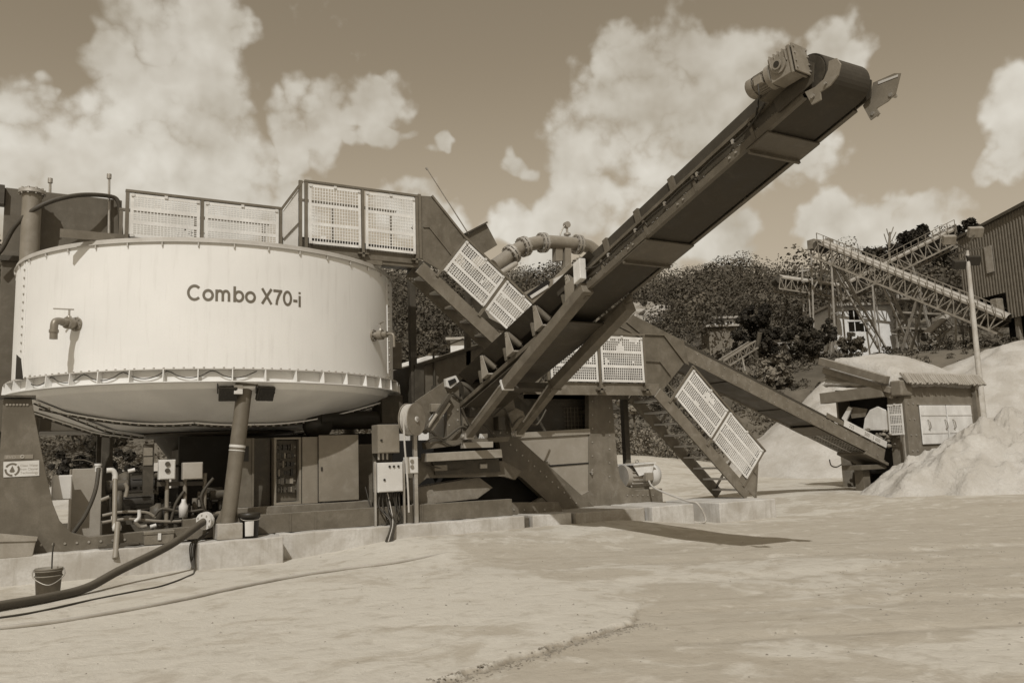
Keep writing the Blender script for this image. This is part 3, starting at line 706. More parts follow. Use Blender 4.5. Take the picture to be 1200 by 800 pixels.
# upper walkway over the tank
uw = thing('upper_walkway', (3.4, 13.5, 4.68), 'upper walkway with white mesh guard panels above the white tank rim', 'walkway')
for yy in (13.04, 14.0): MB().box(.25, 5.05, yy, yy + .05, 4.68, 4.80).build('bearer', RAIL, uw)
MB().box(1.08, 3.40, 13.1, 13.98, 4.80, 4.83).build('deck', DARK, uw)
MB().box(3.42, 5.70, 13.1, 13.98, 5.02, 5.05).build('deck', DARK, uw)
def post(parent, x, y, z0, z1, w_=.05): return MB().box(x - w_ / 2, x + w_ / 2, y - .02, y + .03, z0, z1).build('post', RAIL, parent, .004)
for x in (1.10, 2.14, 3.33): post(uw, x, PY, 4.70, 5.44)
for x in (3.74, 4.70, 5.68): post(uw, x, PY, 4.80, 5.95)
MB().box(1.07, 3.36, PY - .025, PY + .03, 5.43, 5.47).build('top_rail', RAIL, uw, .004)
MB().box(3.71, 5.71, PY - .025, PY + .03, 5.94, 5.98).build('top_rail', RAIL, uw, .004)
MB().box(3.62, 3.67, PY - .02, PY + .03, 4.80, 5.96).build('post', RAIL, uw)
MB().beam((3.34, PY, 5.44), (3.68, PY, 5.95), .045, .04).build('top_rail', RAIL, uw)
MB().prism([(3.37, 4.82), (3.61, 4.82), (3.61, 5.80), (3.37, 5.42)], (0, PY, 0), X_, Z_, (0, 1, 0), .008).build('solid_panel', CREAM, uw)
MB().beam((3.37, PY - .01, 4.95), (3.62, PY - .01, 5.25), .02, .02).build('mid_rail', RAIL, uw)
guard_panel(uw, (1.14, PY - .02, 4.76), X_, Z_, .965, .65, 2); guard_panel(uw, (2.18, PY - .02, 4.76), X_, Z_, 1.11, .65, 1)
guard_panel(uw, (3.78, PY - .02, 4.92), X_, Z_, .88, .99, 4); guard_panel(uw, (4.74, PY - .02, 4.92), X_, Z_, .90, .99, 5)
MB().box(3.36, 5.72, PY + .035, PY + .055, 4.76, 4.99).build('toe_plate', PAINT, uw)
MB().box(3.0, 5.72, PY + .06, PY + .16, 4.70, 4.765).build('edge_beam', RAIL, uw)
MB().box(4.93, 5.05, PY + .1, PY + .2, 4.66, 4.72).build('packing_block', CREAM, uw)
# rear guard of the walkway
for x in (1.10, 2.2, 3.3, 4.5, 5.6): post(uw, x, 14.0, 4.83 if x < 3.4 else 5.05, 5.44 if x < 3.4 else 5.95)
MB().box(1.07, 3.4, 13.98, 14.03, 5.43, 5.47).build('top_rail', RAIL, uw); MB().box(3.78, 5.7, 13.98, 14.03, 5.94, 5.98).build('top_rail', RAIL, uw)
for cx, cz in ((4.70, 4.84), (5.66, 4.82)):
    MB().box(cx - .09, cx + .09, PY - .03, PY + .035, cz - .012, cz + .012).box(cx - .02, cx + .02, PY - .03, PY + .035, cz - .06, cz + .06).build('post_bracket', RAIL, uw)

def stair(name, x0, z0, x1, z1, y0, y1, label, sheets, panels):
    st_ = thing(name, (x1, y0, z1), label, 'staircase')
    d = V((x1 - x0, 0, z1 - z0)); L = d.length; d.normalize(); nrm = V((-d.z, 0, d.x))
    for yy in (y0 + .035, y1 - .03): MB().obox(V(((x0 + x1) / 2, yy, (z0 + z1) / 2)) + nrm * -.02, d * L / 2, (0, .02, 0), nrm * .12).build('stringer', PAINT2, st_, .004)
    n = int(abs(z1 - z0) / .215)
    for k in range(n):
        u = (k + .6) / n; c = V((x0 + (x1 - x0) * u, (y0 + y1) / 2, z0 + (z1 - z0) * u))
        MB().box(c.x - .12, c.x + .13, y0 + .056, y1 - .052, c.z - .02, c.z + .015).build('tread', CREAM, st_)
    return st_, d, nrm, L
us, d, nrm, L = stair('upper_staircase', 5.74, 4.72, 8.10, 2.80, PY, 13.5, 'upper steel staircase running down from the tank walkway behind the big conveyor', 0, 0)
base = V((5.74, PY - .01, 4.72))
def stair_guard(st_, b, d, nrm, u0, ws, ht, lift):
    u = u0
    for k, wd in enumerate(ws):
        guard_panel(st_, b + d * u + nrm * lift, d, nrm, wd, ht, 3 + k)
        MB().obox(b + d * (u + wd + .03) + nrm * (lift + ht / 2 - .06) + V((0, .02, 0)), d * .025, (0, .02, 0), nrm * (ht / 2 + .12)).build('post', RAIL, st_)
        if k == 0: MB().obox(b + d * (u - .03) + nrm * (lift + ht / 2 - .06) + V((0, .02, 0)), d * .02, (0, .02, 0), nrm * (ht / 2 + .12)).build('post', RAIL, st_)
        u += wd + .06
    MB().obox(b + d * (u0 + (u - u0) / 2 - .03) + nrm * (lift + ht + .035) + V((0, .01, 0)), d * ((u - u0) / 2 + .03), (0, .025, 0), nrm * .02).build('top_rail', RAIL, st_)
# first panel starts where the solid side sheet ends
stair_guard(us, base, d, nrm, .36, (.98, .88), .735, .24)
q = [xz(491, 229, PY), xz(506, 230, PY), xz(549, 284, PY), xz(517, 317, PY), xz(493, 303, PY)]
sh = MB().xzp(q, PY + .01, PY + .025).build('side_sheet', PAINT, us)
MB().beam((q[1][0], PY, q[1][1] + .01), (q[2][0], PY, q[2][1] + .01), .04, .035).build('sheet_rail', RAIL, us)
MB().box(q[0][0] - .02, q[0][0] + .03, PY - .02, PY + .03, q[4][1], q[0][1] + .02).build('post', RAIL, us)
r1, r2, r3 = xz(496, 266, PY), xz(503, 266, PY), xz(530, 300, PY)
MB().beam((r1[0], PY - .002, r1[1]), (r2[0], PY - .002, r2[1]), .02, .02).beam((r2[0], PY - .002, r2[1]), (r3[0], PY - .002, r3[1]), .02, .02).build('mid_rail', RAIL, us)
# far-side rail of the upper stair
MB().beam((5.8, 13.5, 5.55), (8.1, 13.5, 3.7), .04, .04).build('far_rail', RAIL, us)

lp = thing('lower_platform', (9.5, 13.4, 2.5), 'lower platform with two white mesh panels behind the conveyor struts', 'platform')
MB().box(8.30, 10.86, PY, PY + .05, 2.51, 2.74).build('edge_beam', PAINT2, lp, .004)
MB().box(8.30, 10.86, 13.05, 14.0, 2.70, 2.73).build('deck', DARK, lp)
MB().box(8.30, 10.86, 14.0, 14.05, 2.51, 2.74).build('edge_beam', PAINT2, lp)
for x in (8.24, 9.40, 10.50): post(lp, x, PY - .03, 2.55, 3.70)
MB().box(8.2, 10.53, PY - .055, PY, 3.69, 3.73).build('top_rail', RAIL, lp)
guard_panel(lp, (8.28, PY - .05, 2.76), X_, Z_, 1.07, .89, 7); guard_panel(lp, (9.44, PY - .05, 2.76), X_, Z_, 1.02, .89, 8)
for cx in (9.40, 10.50): MB().box(cx - .10, cx + .10, PY - .08, PY - .001, 2.60, 2.63).box(cx - .03, cx + .03, PY - .08, PY - .001, 2.55, 2.70).build('post_bracket', RAIL, lp)
q = [xz(754, 391, PY), xz(779, 392, PY), xz(804, 425, PY), xz(776, 460, PY), xz(757, 448, PY)]
MB().xzp(q, PY + .052, PY + .066).build('side_sheet', PAINT, lp)
r1, r2, r3 = xz(757, 422, PY), xz(774, 423, PY), xz(787, 440, PY)
MB().beam((r1[0], PY + .02, r1[1]), (r2[0], PY + .02, r2[1]), .02, .02).beam((r2[0], PY + .02, r2[1]), (r3[0], PY + .02, r3[1]), .02, .02).build('mid_rail', RAIL, lp)
MB().beam((q[0][0], PY + .03, q[0][1]), (q[1][0], PY + .03, q[1][1]), .035, .03).beam((q[1][0], PY + .03, q[1][1]), (q[2][0], PY + .03, q[2][1]), .035, .03).build('sheet_rail', RAIL, lp)

ls, d, nrm, L = stair('lower_staircase', 10.80, 2.58, 13.05, .46, PY - .06, 13.85, 'lower steel staircase with white mesh guard coming down to a concrete block', 0, 0)
base = V((10.80, PY - .07, 2.58))
stair_guard(ls, base, d, nrm, .36, (1.22, 1.20), .78, .20)
q = [xz(889, 527, PY - .06), xz(866, 562, PY - .06), xz(886, 584, PY - .06)]
MB().xzp(q, PY - .05, PY - .035).build('end_sheet', PAINT2, ls)
r1, r2 = xz(877, 545, PY - .06), xz(887, 557, PY - .06)
MB().beam((r1[0], PY - .06, r1[1]), (r2[0], PY - .06, r2[1]), .02, .015).build('mid_rail', RAIL, ls)
MB().beam((q[0][0], PY - .05, q[0][1]), (q[2][0], PY - .05, q[2][1]), .03, .03).build('sheet_rail', RAIL, ls)
MB().beam((11.4, 13.85, 3.2), (13.4, 13.85, 1.35), .04, .04).build('far_rail', RAIL, ls)
for k, u in enumerate((.3, .62, .95)): c = V((10.8 + 2.25 * u, 13.82, 2.58 - 2.12 * u)); MB().beam(c, c + V((.55, 0, .62)), .04, .04).build('far_post', RAIL, ls)

# ------------------------------------------------------------------ base frame of the machine
def poly(Y, *pts): return [xz(a, b, Y) for a, b in pts]
fr = thing('base_frame', (4.0, 13.5, .4), 'dark painted steel base frame of the washing machine on the concrete plinths', 'machine frame')
YL = 12.62
MB().xzp(poly(YL, (4, 467), (37, 467), (52, 545), (62, 590), (70, 610), (84, 624), (104, 629), (252, 614), (252, 629), (0, 654), (-14, 654), (-2, 560)), YL, YL + .16).build('support_column', PAINT, fr, .006)
c0 = xz(2, 466, YL); c1 = xz(39, 466, YL)
MB().box(c0[0] - .03, c1[0] + .03, YL - .08, YL + .30, c0[1], c0[1] + .03).build('column_cap', DARK, fr)
MB().xzp(poly(YL, (-40, 628), (43, 628), (38, 650), (-40, 656)), YL - .22, YL - .005).build('foot_bracket', mat('bare_steel_foot', .27, .6, .2, .1), fr, .008)
MB().xzp(poly(YL, (-40, 620), (44, 627), (43, 632), (-40, 634)), YL - .24, YL - .22).build('foot_lid', MATS['bare_steel_foot'], fr)
zr0, zr1 = .412, .60
MB().box(1.9, 7.2, 12.66, 12.80, zr0, .69).build('front_rail', PAINT, fr, .006)
MB().box(-1.5, 11.2, 14.9, 15.04, .2, .62).build('rear_rail', PAINT, fr)
for x in (.2, 2.2, 4.2, 6.2): MB().box(x, x + .12, 12.82, 14.88, .30, .42).build('cross_member', DARK, fr)
for px in (340, 370, 495):
    q = xz(px, 600, 12.66); MB().box(q[0] - .012, q[0] + .012, 12.648, 12.66, .42, .68).build('stiffener', PAINT, fr)
# mid section: front plate with a long arched opening
YM = 12.95
MB().xzp(poly(YM, (478, 590), (655, 588), (662, 604), (478, 610)), YM, YM + .12).build('lower_chord', PAINT2, fr, .006)
MB().xzp(poly(YM, (478, 538), (497, 536), (590, 540), (612, 552), (604, 562), (590, 558), (500, 560), (488, 570), (482, 590), (478, 590)), YM, YM + .12).build('arched_plate', PAINT, fr, .006)
MB().box(5.2, 8.9, 13.75, 13.80, .42, 1.75).build('back_sheet', HOLE, fr)  # near-black sheet painting the shade behind the arched opening
MB().xzp(poly(13.1, (484, 572), (562, 559), (578, 571), (560, 584), (484, 592)), 13.12, 13.5).build('inner_chute', mat('chute_steel', .18, .5, .3, .15), fr)
MB().xzp(poly(YM - .25, (500, 531), (588, 526), (589, 536), (500, 541)), YM - .25, YM - .02).build('slide_rail', mat('slide_rail_paint', .25, .5, .25, .12), fr, .008)  # paler than the plates around it
MB().xzp(poly(YM - .1, (508, 541), (586, 537), (588, 552), (512, 556)), YM - .05, YM - .005).build('recess_shade', DARK, fr)  # dark plate painting the shaded recess below the rail
MB().xzp(poly(YM - .2, (543, 518), (578, 517), (578, 524), (544, 525)), YM - .2, YM - .05).build('spacer_bar', mat('pale_bar', .30, .5, .1, .05), fr, .004)
MB().xzp(poly(YM - .1, (498, 518), (598, 511), (596, 517), (560, 519), (500, 526)), YM - .1, YM + .05).build('cross_bar', PAINT, fr)
MB().xzp(poly(YM, (524, 456), (538, 452), (541, 518), (524, 520)), YM, YM + .14).build('corner_post', PAINT, fr, .006)
MB().xzp(poly(13.05, (540, 470), (600, 462), (612, 512), (541, 517)), 13.05, 13.1).build('side_plate', PAINT, fr)
MB().xzp(poly(13.02, (541, 489), (560, 487), (568, 497), (541, 499)), 12.98, 13.045).build('plate_rib', PAINT2, fr)
MB().xzp(poly(13.02, (541, 455), (572, 450), (560, 468), (541, 471)), 13.0, 13.5).build('tail_box', PAINT2, fr)
MB().xzp(poly(13.4, (503, 487), (526, 478), (526, 516), (503, 521)), 13.40, 13.42).build('white_guard_sheet', WHITE2, fr)
MB().xzp(poly(13.4, (487, 476), (507, 470), (507, 484), (490, 488)), 13.43, 13.45).build('white_guard_sheet', WHITE2, fr)
MB().xzp(poly(12.9, (562, 508), (571, 508), (571, 516), (560, 517)), 12.885, 12.90).build('warning_plate', CREAM, fr)
tq = xz(562, 514.5, 12.88); flat_text('4.0', .06, (tq[0], 12.883, tq[1]), X_, Z_).build('plate_lettering', LETTER, fr)
# folded hydraulic arm at the left of the conveyor tail
for a, b, wd, m_ in (((497, 507), (527, 462), .10, DARK), ((503, 506), (526, 472), .05, PAINT2)):
    p = at(*a, Y=12.85); q = at(*b, Y=12.85); MB().beam(p, q, .07, wd, (0, 1, 0)).build('folding_arm', m_, fr, .004)
p = at(497, 507, Y=12.85); q = at(512, 485, Y=12.78); MB().cyl(p, q, .03, n=12).build('ram_cylinder', STEEL, fr)
MB().xzp(poly(12.9, (488, 470), (523, 446), (527, 460), (497, 500), (490, 486)), 12.95, 12.99).build('arm_plate', PAINT, fr)
MB().xzp(poly(12.9, (521, 444), (533, 440), (537, 447), (527, 455), (522, 453)), 12.86, 12.94).build('arm_head', CREAM, fr)
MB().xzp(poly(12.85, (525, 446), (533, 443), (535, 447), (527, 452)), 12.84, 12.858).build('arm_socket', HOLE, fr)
# right-hand A-frame and door panels
YB = 13.6
MB().xzp(poly(13.42, (584, 513), (606, 512), (702, 598), (654, 599), (612, 560), (590, 548)), 13.42, 13.58).build('diagonal_brace', PAINT, fr, .006)
MB().xzp(poly(13.42, (588, 545), (618, 552), (646, 575), (656, 599), (620, 606), (598, 606), (640, 580), (625, 560), (600, 556)), 13.44, 13.56).build('brace_gusset', PAINT, fr)
MB().xzp(poly(YB, (690, 462), (717, 462), (724, 545), (727, 560), (733, 569), (745, 574), (776, 572), (777, 588), (640, 601), (680, 580), (690, 575)), YB, YB + .14).build('end_column', PAINT2, fr, .006)
for zz in (1.0, 1.6, 2.2): MB().box(9.55, 10.05, YB + .15, 15.0, zz, zz + .08).build('tie_bar', DARK, fr)
MB().xzp(poly(YB, (604, 513), (691, 508), (691, 574), (684, 582), (650, 585)), YB + .02, YB + .05).build('lower_door', mat('sunlit_door_paint', .26, .5, .2, .06), fr, .006)
MB().xzp(poly(YB, (604, 507), (691, 502), (691, 508.5), (604, 513.5)), YB - .02, YB + .06).build('door_lintel', MATS['sunlit_door_paint'], fr)
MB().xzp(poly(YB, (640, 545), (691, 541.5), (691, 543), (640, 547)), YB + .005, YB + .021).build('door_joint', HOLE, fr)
for a, b in ((641, 540), (692, 553)):
    q = xz(a, b, YB); MB().box(q[0] - .03, q[0] + .03, YB - .05, YB + .02, q[1] - .012, q[1] + .012).cyl((q[0], YB - .05, q[1] - .05), (q[0], YB - .05, q[1] + .05), .012, n=8).build('door_latch', STEEL, fr)
MB().xzp(poly(14.0, (598, 462), (700, 462), (700, 508), (604, 512)), 14.0, 14.06).build('upper_screen', DARK, fr)
scr = MB()
for k in range(9): q = xz(664 + k * 4.2, 475, 13.98); scr.box(q[0] - .008, q[0] + .008, 13.97, 13.985, 1.85, 2.35)
for k in range(6): q = xz(660, 478 + k * 5, 13.98); scr.box(xz(660, 480, 13.98)[0], xz(700, 480, 13.98)[0], 13.965, 13.972, q[1] - .006, q[1] + .006)
scr.build('screen_mesh', mat('mesh_wire', .12, .6, .2, .1), fr)
MB().box(8.3, 10.2, 14.1, 14.9, .45, 2.68).build('screen_housing', DARK, fr, .01)
q = poly(13.3, (690, 447), (664, 463), (640, 447), (660, 446)); MB().xzp(poly(13.0, (616, 450), (650, 446), (640, 462), (628, 462)), 12.95, 12.975).build('gusset_plate', PAINT2, fr)
MB().xzp(poly(12.9, (596, 484), (606, 478), (614, 482), (620, 500), (612, 512), (600, 505)), 12.92, 12.96).build('strut_lug', PAINT2, fr)

g7 = np.random.default_rng(44)
for (a_, b_, c_, d_) in (((497, 520), (510, 512), (530, 522), (548, 515)), ((505, 505), (520, 514), (541, 500), (556, 508)), ((541, 478), (552, 500), (566, 496), (580, 512)), ((560, 470), (575, 488), (590, 478), (600, 498)),
                         ((480, 560), (470, 575), (482, 590), (476, 604)), ((600, 500), (612, 488), (628, 498), (640, 480)), ((530, 460), (545, 470), (560, 462), (575, 475)), ((500, 545), (530, 550), (560, 546), (590, 552))):
    Yk = float(g7.uniform(12.72, 12.9)); MB().tube([at(*q, Y=Yk + .04 * n_) for n_, q in enumerate((a_, b_, c_, d_))], float(g7.uniform(.012, .022)), 8, 6).build('hydraulic_hose', HOSE, fr)
pb_ = MB()
for Yk, pts_ in ((YM, [(526 + (k % 2) * 10, 462 + k * 6) for k in range(9)] + [(482 + k * 12, 597) for k in range(14)]), (YL, [(8 + k * 4, 474) for k in range(7)] + [(20 + k * 14, 640 - k * .9) for k in range(10)]),
                 (13.05, [(546 + k * 8, 510 - k * .6) for k in range(7)]), (13.42, [(598 + k * 7, 521 + k * 6.2) for k in range(12)]), (YB, [(694 + (k % 2) * 20, 470 + k * 8) for k in range(12)] + [(735 + k * 6, 580) for k in range(6)])):
    for px, py in pts_: q = at(px, py, Y=Yk); pb_.bolt(q, (0, -1, 0), .016, .014)
pb_.build('plate_bolts', STEEL, fr, kind='stuff')
for (px, py, w_, h_, m_) in ((510, 478, .10, .07, CAST), (553, 482, .08, .10, DARK), (586, 496, .07, .12, DARK), (515, 548, .12, .05, CAST), (565, 546, .07, .04, STEEL)):
    q = at(px, py, Y=12.93); MB().box(q.x - w_, q.x + w_, 12.86, 13.05, q.z - h_, q.z + h_).build('valve_block', m_, fr, .012)

# electric motor with sheet cover
mo = thing('electric_motor', (10.9, 13.9, .7), 'electric motor under a bright sheet cover beside the end column', 'motor')
c = at(748, 557, Y=13.85)
mb = MB().cyl((c.x - .42, 13.85, c.z), (c.x + .20, 13.85, c.z), .23, n=28)
for k in range(20):
    a = k * math.pi / 10; mb.obox((c.x - .08, 13.85 + .245 * math.cos(a), c.z + .245 * math.sin(a)), (.24, 0, 0), (0, .018 * math.cos(a), .018 * math.sin(a)), (0, -.005 * math.sin(a), .005 * math.cos(a)))
mb.build('body', mat('motor_paint', .30, .5, .25, .1), mo); MB().lathe((c.x + .20, 13.85, c.z), [(.245, 0), (.25, .12), (.21, .24), (.10, .27), (0, .27)], 28, axis=(1, 0, 0)).build('fan_cowl', WHITE2, mo)
MB().xzp([(c.x - .36, c.z + .22), (c.x + .22, c.z + .24), (c.x + .22, c.z + .262), (c.x - .36, c.z + .242)], 13.52, 14.1).xzp([(c.x - .36, c.z + .24), (c.x - .20, c.z + .0), (c.x + .14, c.z + .06), (c.x + .2, c.z + .25)], 13.56, 13.575).build('cover', WHITE2, mo)
MB().box(c.x - .08, c.x + .12, 13.50, 13.63, c.z - .10, c.z + .06).build('terminal_box', mat('terminal_paint', .2, .5, .2, .1), mo, .01)
MB().lathe((c.x - .05, 13.8, c.z + .28), [(.03, -.008), (.045, -.008), (.045, .008), (.03, .008)], 14, axis=(0, 1, 0), close=True).build('lifting_eye', STEEL, mo)
MB().box(c.x - .35, c.x + .15, 13.7, 14.0, c.z - .30, c.z - .22).build('mount', PAINT, mo)
g0 = at(757, 572, Y=13.5)
solid('motor_cable', MB().tube([(c.x, 13.52, c.z - .1), (g0.x, 13.2, g0.z), (g0.x + .15, 12.5, .46), (g0.x + .22, 12.25, .40), (g0.x + .35, 12.2, .1), (g0.x + .1, 12.1, .05)], .02, 8), HOSEPALE, 'pale flexible cable hanging from the electric motor over the end block', 'cable')

# ------------------------------------------------------------------ big discharge conveyor
TH = R(17.25); CS, SN = math.cos(TH), math.sin(TH)
SV = V((0, -CS, SN)); HV = V((0, SN, CS)); WV = V((1, 0, 0))
def cp(X, s, h): return V((X, 12.3 - s * CS + h * SN, 3.0 + s * SN + h * CS))
XL, XR = 6.40, 7.20; XM = (XL + XR) / 2
cv = thing('discharge_conveyor', cp(XM, 0, -.4), 'big dark belt conveyor rising towards the camera to its gearbox drive', 'conveyor')
def cbox(x0, x1, s0, s1, h0, h1, name, m_, par=None, bevel=0):
    return MB().obox(cp((x0 + x1) / 2, (s0 + s1) / 2, (h0 + h1) / 2), WV * ((x1 - x0) / 2), SV * ((s1 - s0) / 2), HV * ((h1 - h0) / 2)).build(name, m_, par or cv, bevel)
CVP = mat('conveyor_paint', .06, .5, .22, .1)
S0, S1, SJ = -.9, 7.35, 3.2
for xa, sg in ((XL, 1), (XR, -1)):
    mb = MB(); e = .06
    for (h0, h1, w_) in ((-.41, -.40, e), (-.33, -.32, e), (-.40, -.33, .012)):
        x0 = xa; x1 = xa + sg * w_; mb.obox(cp((x0 + x1) / 2, (SJ + 7.25) / 2, (h0 + h1) / 2), WV * abs(x1 - x0) / 2, SV * ((7.25 - SJ) / 2), HV * ((h1 - h0) / 2))
    mb.build('lower_channel', mat('channel_paint', .105, .5, .25, .14, streak=.25), cv)
    x0, x1 = sorted((xa + sg * .03, xa + sg * .05)); cbox(x0, x1, SJ, 7.25, -.32, -.18, 'side_web', CVP)
    x0, x1 = sorted((xa - sg * .012, xa + sg * .045)); cbox(x0, x1, SJ, 7.1, -.185, -.145, 'upper_rail', MATS['channel_paint'])
    x0, x1 = sorted((xa + sg * .02, xa + sg * .032)); cbox(x0, x1, 2.6, 6.9, -.145, .0, 'rubber_skirt', BELT)
    x0, x1 = sorted((xa + sg * .0, xa + sg * .07)); cbox(x0, x1, S0, SJ + .05, -.49, -.418, 'tail_channel', MATS['channel_paint'], bevel=.006)
    for s_ in (.0, .9, 1.8, 2.7, 3.7, 4.65, 5.6, 6.55):
        x0, x1 = sorted((xa - sg * .004, xa + sg * .05)); cbox(x0, x1, s_, s_ + .04, -.40, -.186, 'upright', MATS['channel_paint'])
    bt = MB()
    for s_ in (4.3, 4.4, 5.3, 5.4, 6.2, 6.3): bt.bolt(cp(xa - sg * .001, s_, -.365), WV * -sg, .014, .016)
    bt.build('bolts', STEEL, cv, kind='stuff')
for s_ in (3.85, 4.55, 5.25): cbox(XL - .01, XL + .03, s_, s_ + .09, -.16, .012, 'skirt_clamp', MATS['channel_paint'])
# belt: carrying run, head wrap, return run
DR = .20; HB = -.19
def belt_path():
    pts = [(S0 + .1, -.13), (S1, HB + DR)]
    pts = [(S0, HB + DR - .01)] + [(S1, HB + DR)]
    for k in range(1, 16): a = math.pi / 2 - math.pi * k / 16; pts.append((S1 + DR * math.cos(a), HB + DR * math.sin(a)))
    pts += [(S1, HB - DR), (6.3, -.385), (S0, HB - DR)]
    for k in range(1, 12): a = -math.pi / 2 - math.pi * k / 12; pts.append((S0 + DR * math.cos(a), HB + DR * math.sin(a)))
    return pts
bp = belt_path(); bm = MB(); n = len(bp); vs_ = []
for s_, h_ in bp: vs_ += [cp(XL + .085, s_, h_), cp(XR - .085, s_, h_)]
bm.add(vs_, [(2 * i, 2 * ((i + 1) % n), 2 * ((i + 1) % n) + 1, 2 * i + 1) for i in range(n)], False); bo = bm.build('belt', BELT, cv)
sm = bo.modifiers.new('thick', 'SOLIDIFY'); sm.thickness = .012; sm.offset = 0
MB().cyl(cp(XL + .07, S1, HB), cp(XR - .07, S1, HB), DR - .012, n=32).build('head_drum', DARK, cv)
MB().cyl(cp(XL + .07, S0, HB), cp(XR - .07, S0, HB), DR - .012, n=32).build('tail_drum', DARK, cv)
# cross plates under the return belt
for s0, s1 in ((6.42, 6.74), (4.10, 4.62), (2.0, 2.35)):
    o_ = cbox(XL + .012, XR - .012, s0, s1, -.435, -.412, 'cross_plate', MATS['channel_paint'] if s0 > 3 else CVP, bevel=.004)
    cbox(XL + .02, XR - .02, s0, s0 + .03, -.47, -.4351, 'plate_lip', MATS['channel_paint'], o_)
# head side plates with take-up slots
hl = [(980, 68), (985, 75), (982, 88), (973, 100), (961, 108), (962, 117), (951, 123), (943, 108), (955, 102), (965, 93), (970, 82), (971, 72)]
hv_ = [at(a_, b_, X=XL - .05) for a_, b_ in hl]
o_ = MB().prism([(v.y, v.z) for v in hv_], (XL - .05, 0, 0), (0, 1, 0), Z_, WV, .017).build('scraper_bracket', mat('head_plate_paint', .20, .5, .2, .1), cv, .003)
bb = MB(); q = at(953, 113, X=XL - .052); bb.bolt(q, WV * -1, .022, .02); q = at(968, 98, X=XL - .052); bb.bolt(q, WV * -1, .014, .02); bb.build('bolts', STEEL, o_, kind='stuff')
for xa in (XL - .03, XR + .012): MB().prism([(6.95, -.36), (7.42, -.36), (7.5, -.2), (7.4, -.06), (6.95, -.10)], cp(xa, 0, 0), SV, HV, WV, .017).build('head_plate', CVP, cv)
# right-hand scraper / take-up bracket
pl = [at(a_, b_, X=XR + .05) for a_, b_ in ((1023, 97), (1048, 86), (1055, 86), (1049, 110), (1040, 119), (1027, 127), (1031, 133), (1020, 141), (1011, 124), (1020, 112))]
tb = MB().prism([(v.y, v.z) for v in pl], (XR + .05, 0, 0), (0, 1, 0), Z_, WV, .015).build('scraper_bracket', MATS['head_plate_paint'], cv)
pl = [at(a_, b_, X=XR + .046) for a_, b_ in ((1029, 96), (1052, 87.5), (1052, 90), (1029, 99))]
MB().prism([(v.y, v.z) for v in pl], (XR + .045, 0, 0), (0, 1, 0), Z_, WV, .024).build('slot', CREAM, tb)
for a_, b_ in ((1022, 133), (1043, 111)): q = at(a_, b_, X=XR + .04); MB().cyl(q, q + V((.09, 0, 0)), .02, n=10).build('adjusting_bolt', STEEL, tb)
MB().cyl(cp(XL - .16, S1, HB), cp(XL + .07, S1, HB), .045, n=14).build('drive_shaft', STEEL, cv)
# gearbox and motor
gb = thing('gear_motor', cp(XL - .2, 7.0, -.1), 'cast gearbox with ribbed electric motor mounted at the head of the big conveyor', 'gear motor')
GC = at(921, 80, X=6.24); g1 = SV; g2 = HV
ax = V((-.10, .96, -.12)).normalized(); sd_ = V((1, .1, 0)).normalized(); sd_ = (sd_ - ax * sd_.dot(ax)).normalized(); uu = ax.cross(sd_)
if uu.z < 0: uu = -uu
gm = MB().obox(GC, ax * .12, sd_ * .10, uu * .13)
for k in range(5): gm.obox(GC + uu * (.138) + ax * (-.10 + .05 * k), ax * .006, sd_ * .10, uu * .02)
for k in range(4): gm.obox(GC - sd_ * .105 + uu * .065 + ax * (-.09 + .06 * k), ax * .006, sd_ * .012, uu * .06)
gm.build('gear_housing', CAST, gb, .012)
gcv = MB().obox(GC - ax * .13, ax * .012, sd_ * .115, uu * .148).obox(GC - ax * .17, ax * .008, sd_ * .115, uu * .148); gcv.build('mounting_flange', CAST, gb, .006)
fb = MB()
for i in (-1, 1):
    for j in (-.8, -.3, .3, .8): fb.bolt(GC - ax * .178 + sd_ * (.10 * i) + uu * (.14 * j), -ax, .011, .012)
fb.build('bolts', STEEL, gb, kind='stuff')
MB().cyl(GC - sd_ * .10, GC - sd_ * .125, .082, n=24).cyl(GC - sd_ * .135, GC - sd_ * .15, .05, n=20).build('bearing_cover', CAST, gb); MB().cyl(GC - sd_ * .15, GC - sd_ * .155, .032, n=16).build('shaft_end', BLACK, gb)
MC = GC + ax * .15 - uu * .01
MB().cyl(MC - ax * .02, MC + ax * .03, .125, n=28).build('adapter_flange', CAST, gb)
mm = MB().cyl(MC + ax * .03, MC + ax * .20, .092, n=24)
for k in range(22): a = 2 * math.pi * k / 22; rd_ = sd_ * math.cos(a) + uu * math.sin(a); mm.obox(MC + ax * .11 + rd_ * .098, ax * .07, rd_ * .010, rd_.cross(ax) * .003)
mm.build('motor_body', PIPEP, gb); MB().lathe(MC + ax * .20, [(.105, -.005), (.105, .07), (.09, .085), (0, .09)], 24, axis=ax).build('fan_cowl', PIPEP, gb)
MB().obox(MC + ax * .1 - sd_ * .11 - uu * .02, ax * .045, sd_ * .025, uu * .045).build('terminal_box', PIPEP, gb, .006)
MB().tube([MC + ax * .1 - sd_ * .13 - uu * .06, MC + ax * .12 - sd_ * .12 - uu * .2, cp(XL - .02, 6.8, -.05), cp(XL - .03, 6.7, -.2)], .009, 6).build('motor_lead', CABLE, gb)
cbox(XL - .16, XL - .02, 6.9, 7.35, -.20, -.15, 'drive_shelf', MATS['channel_paint'])
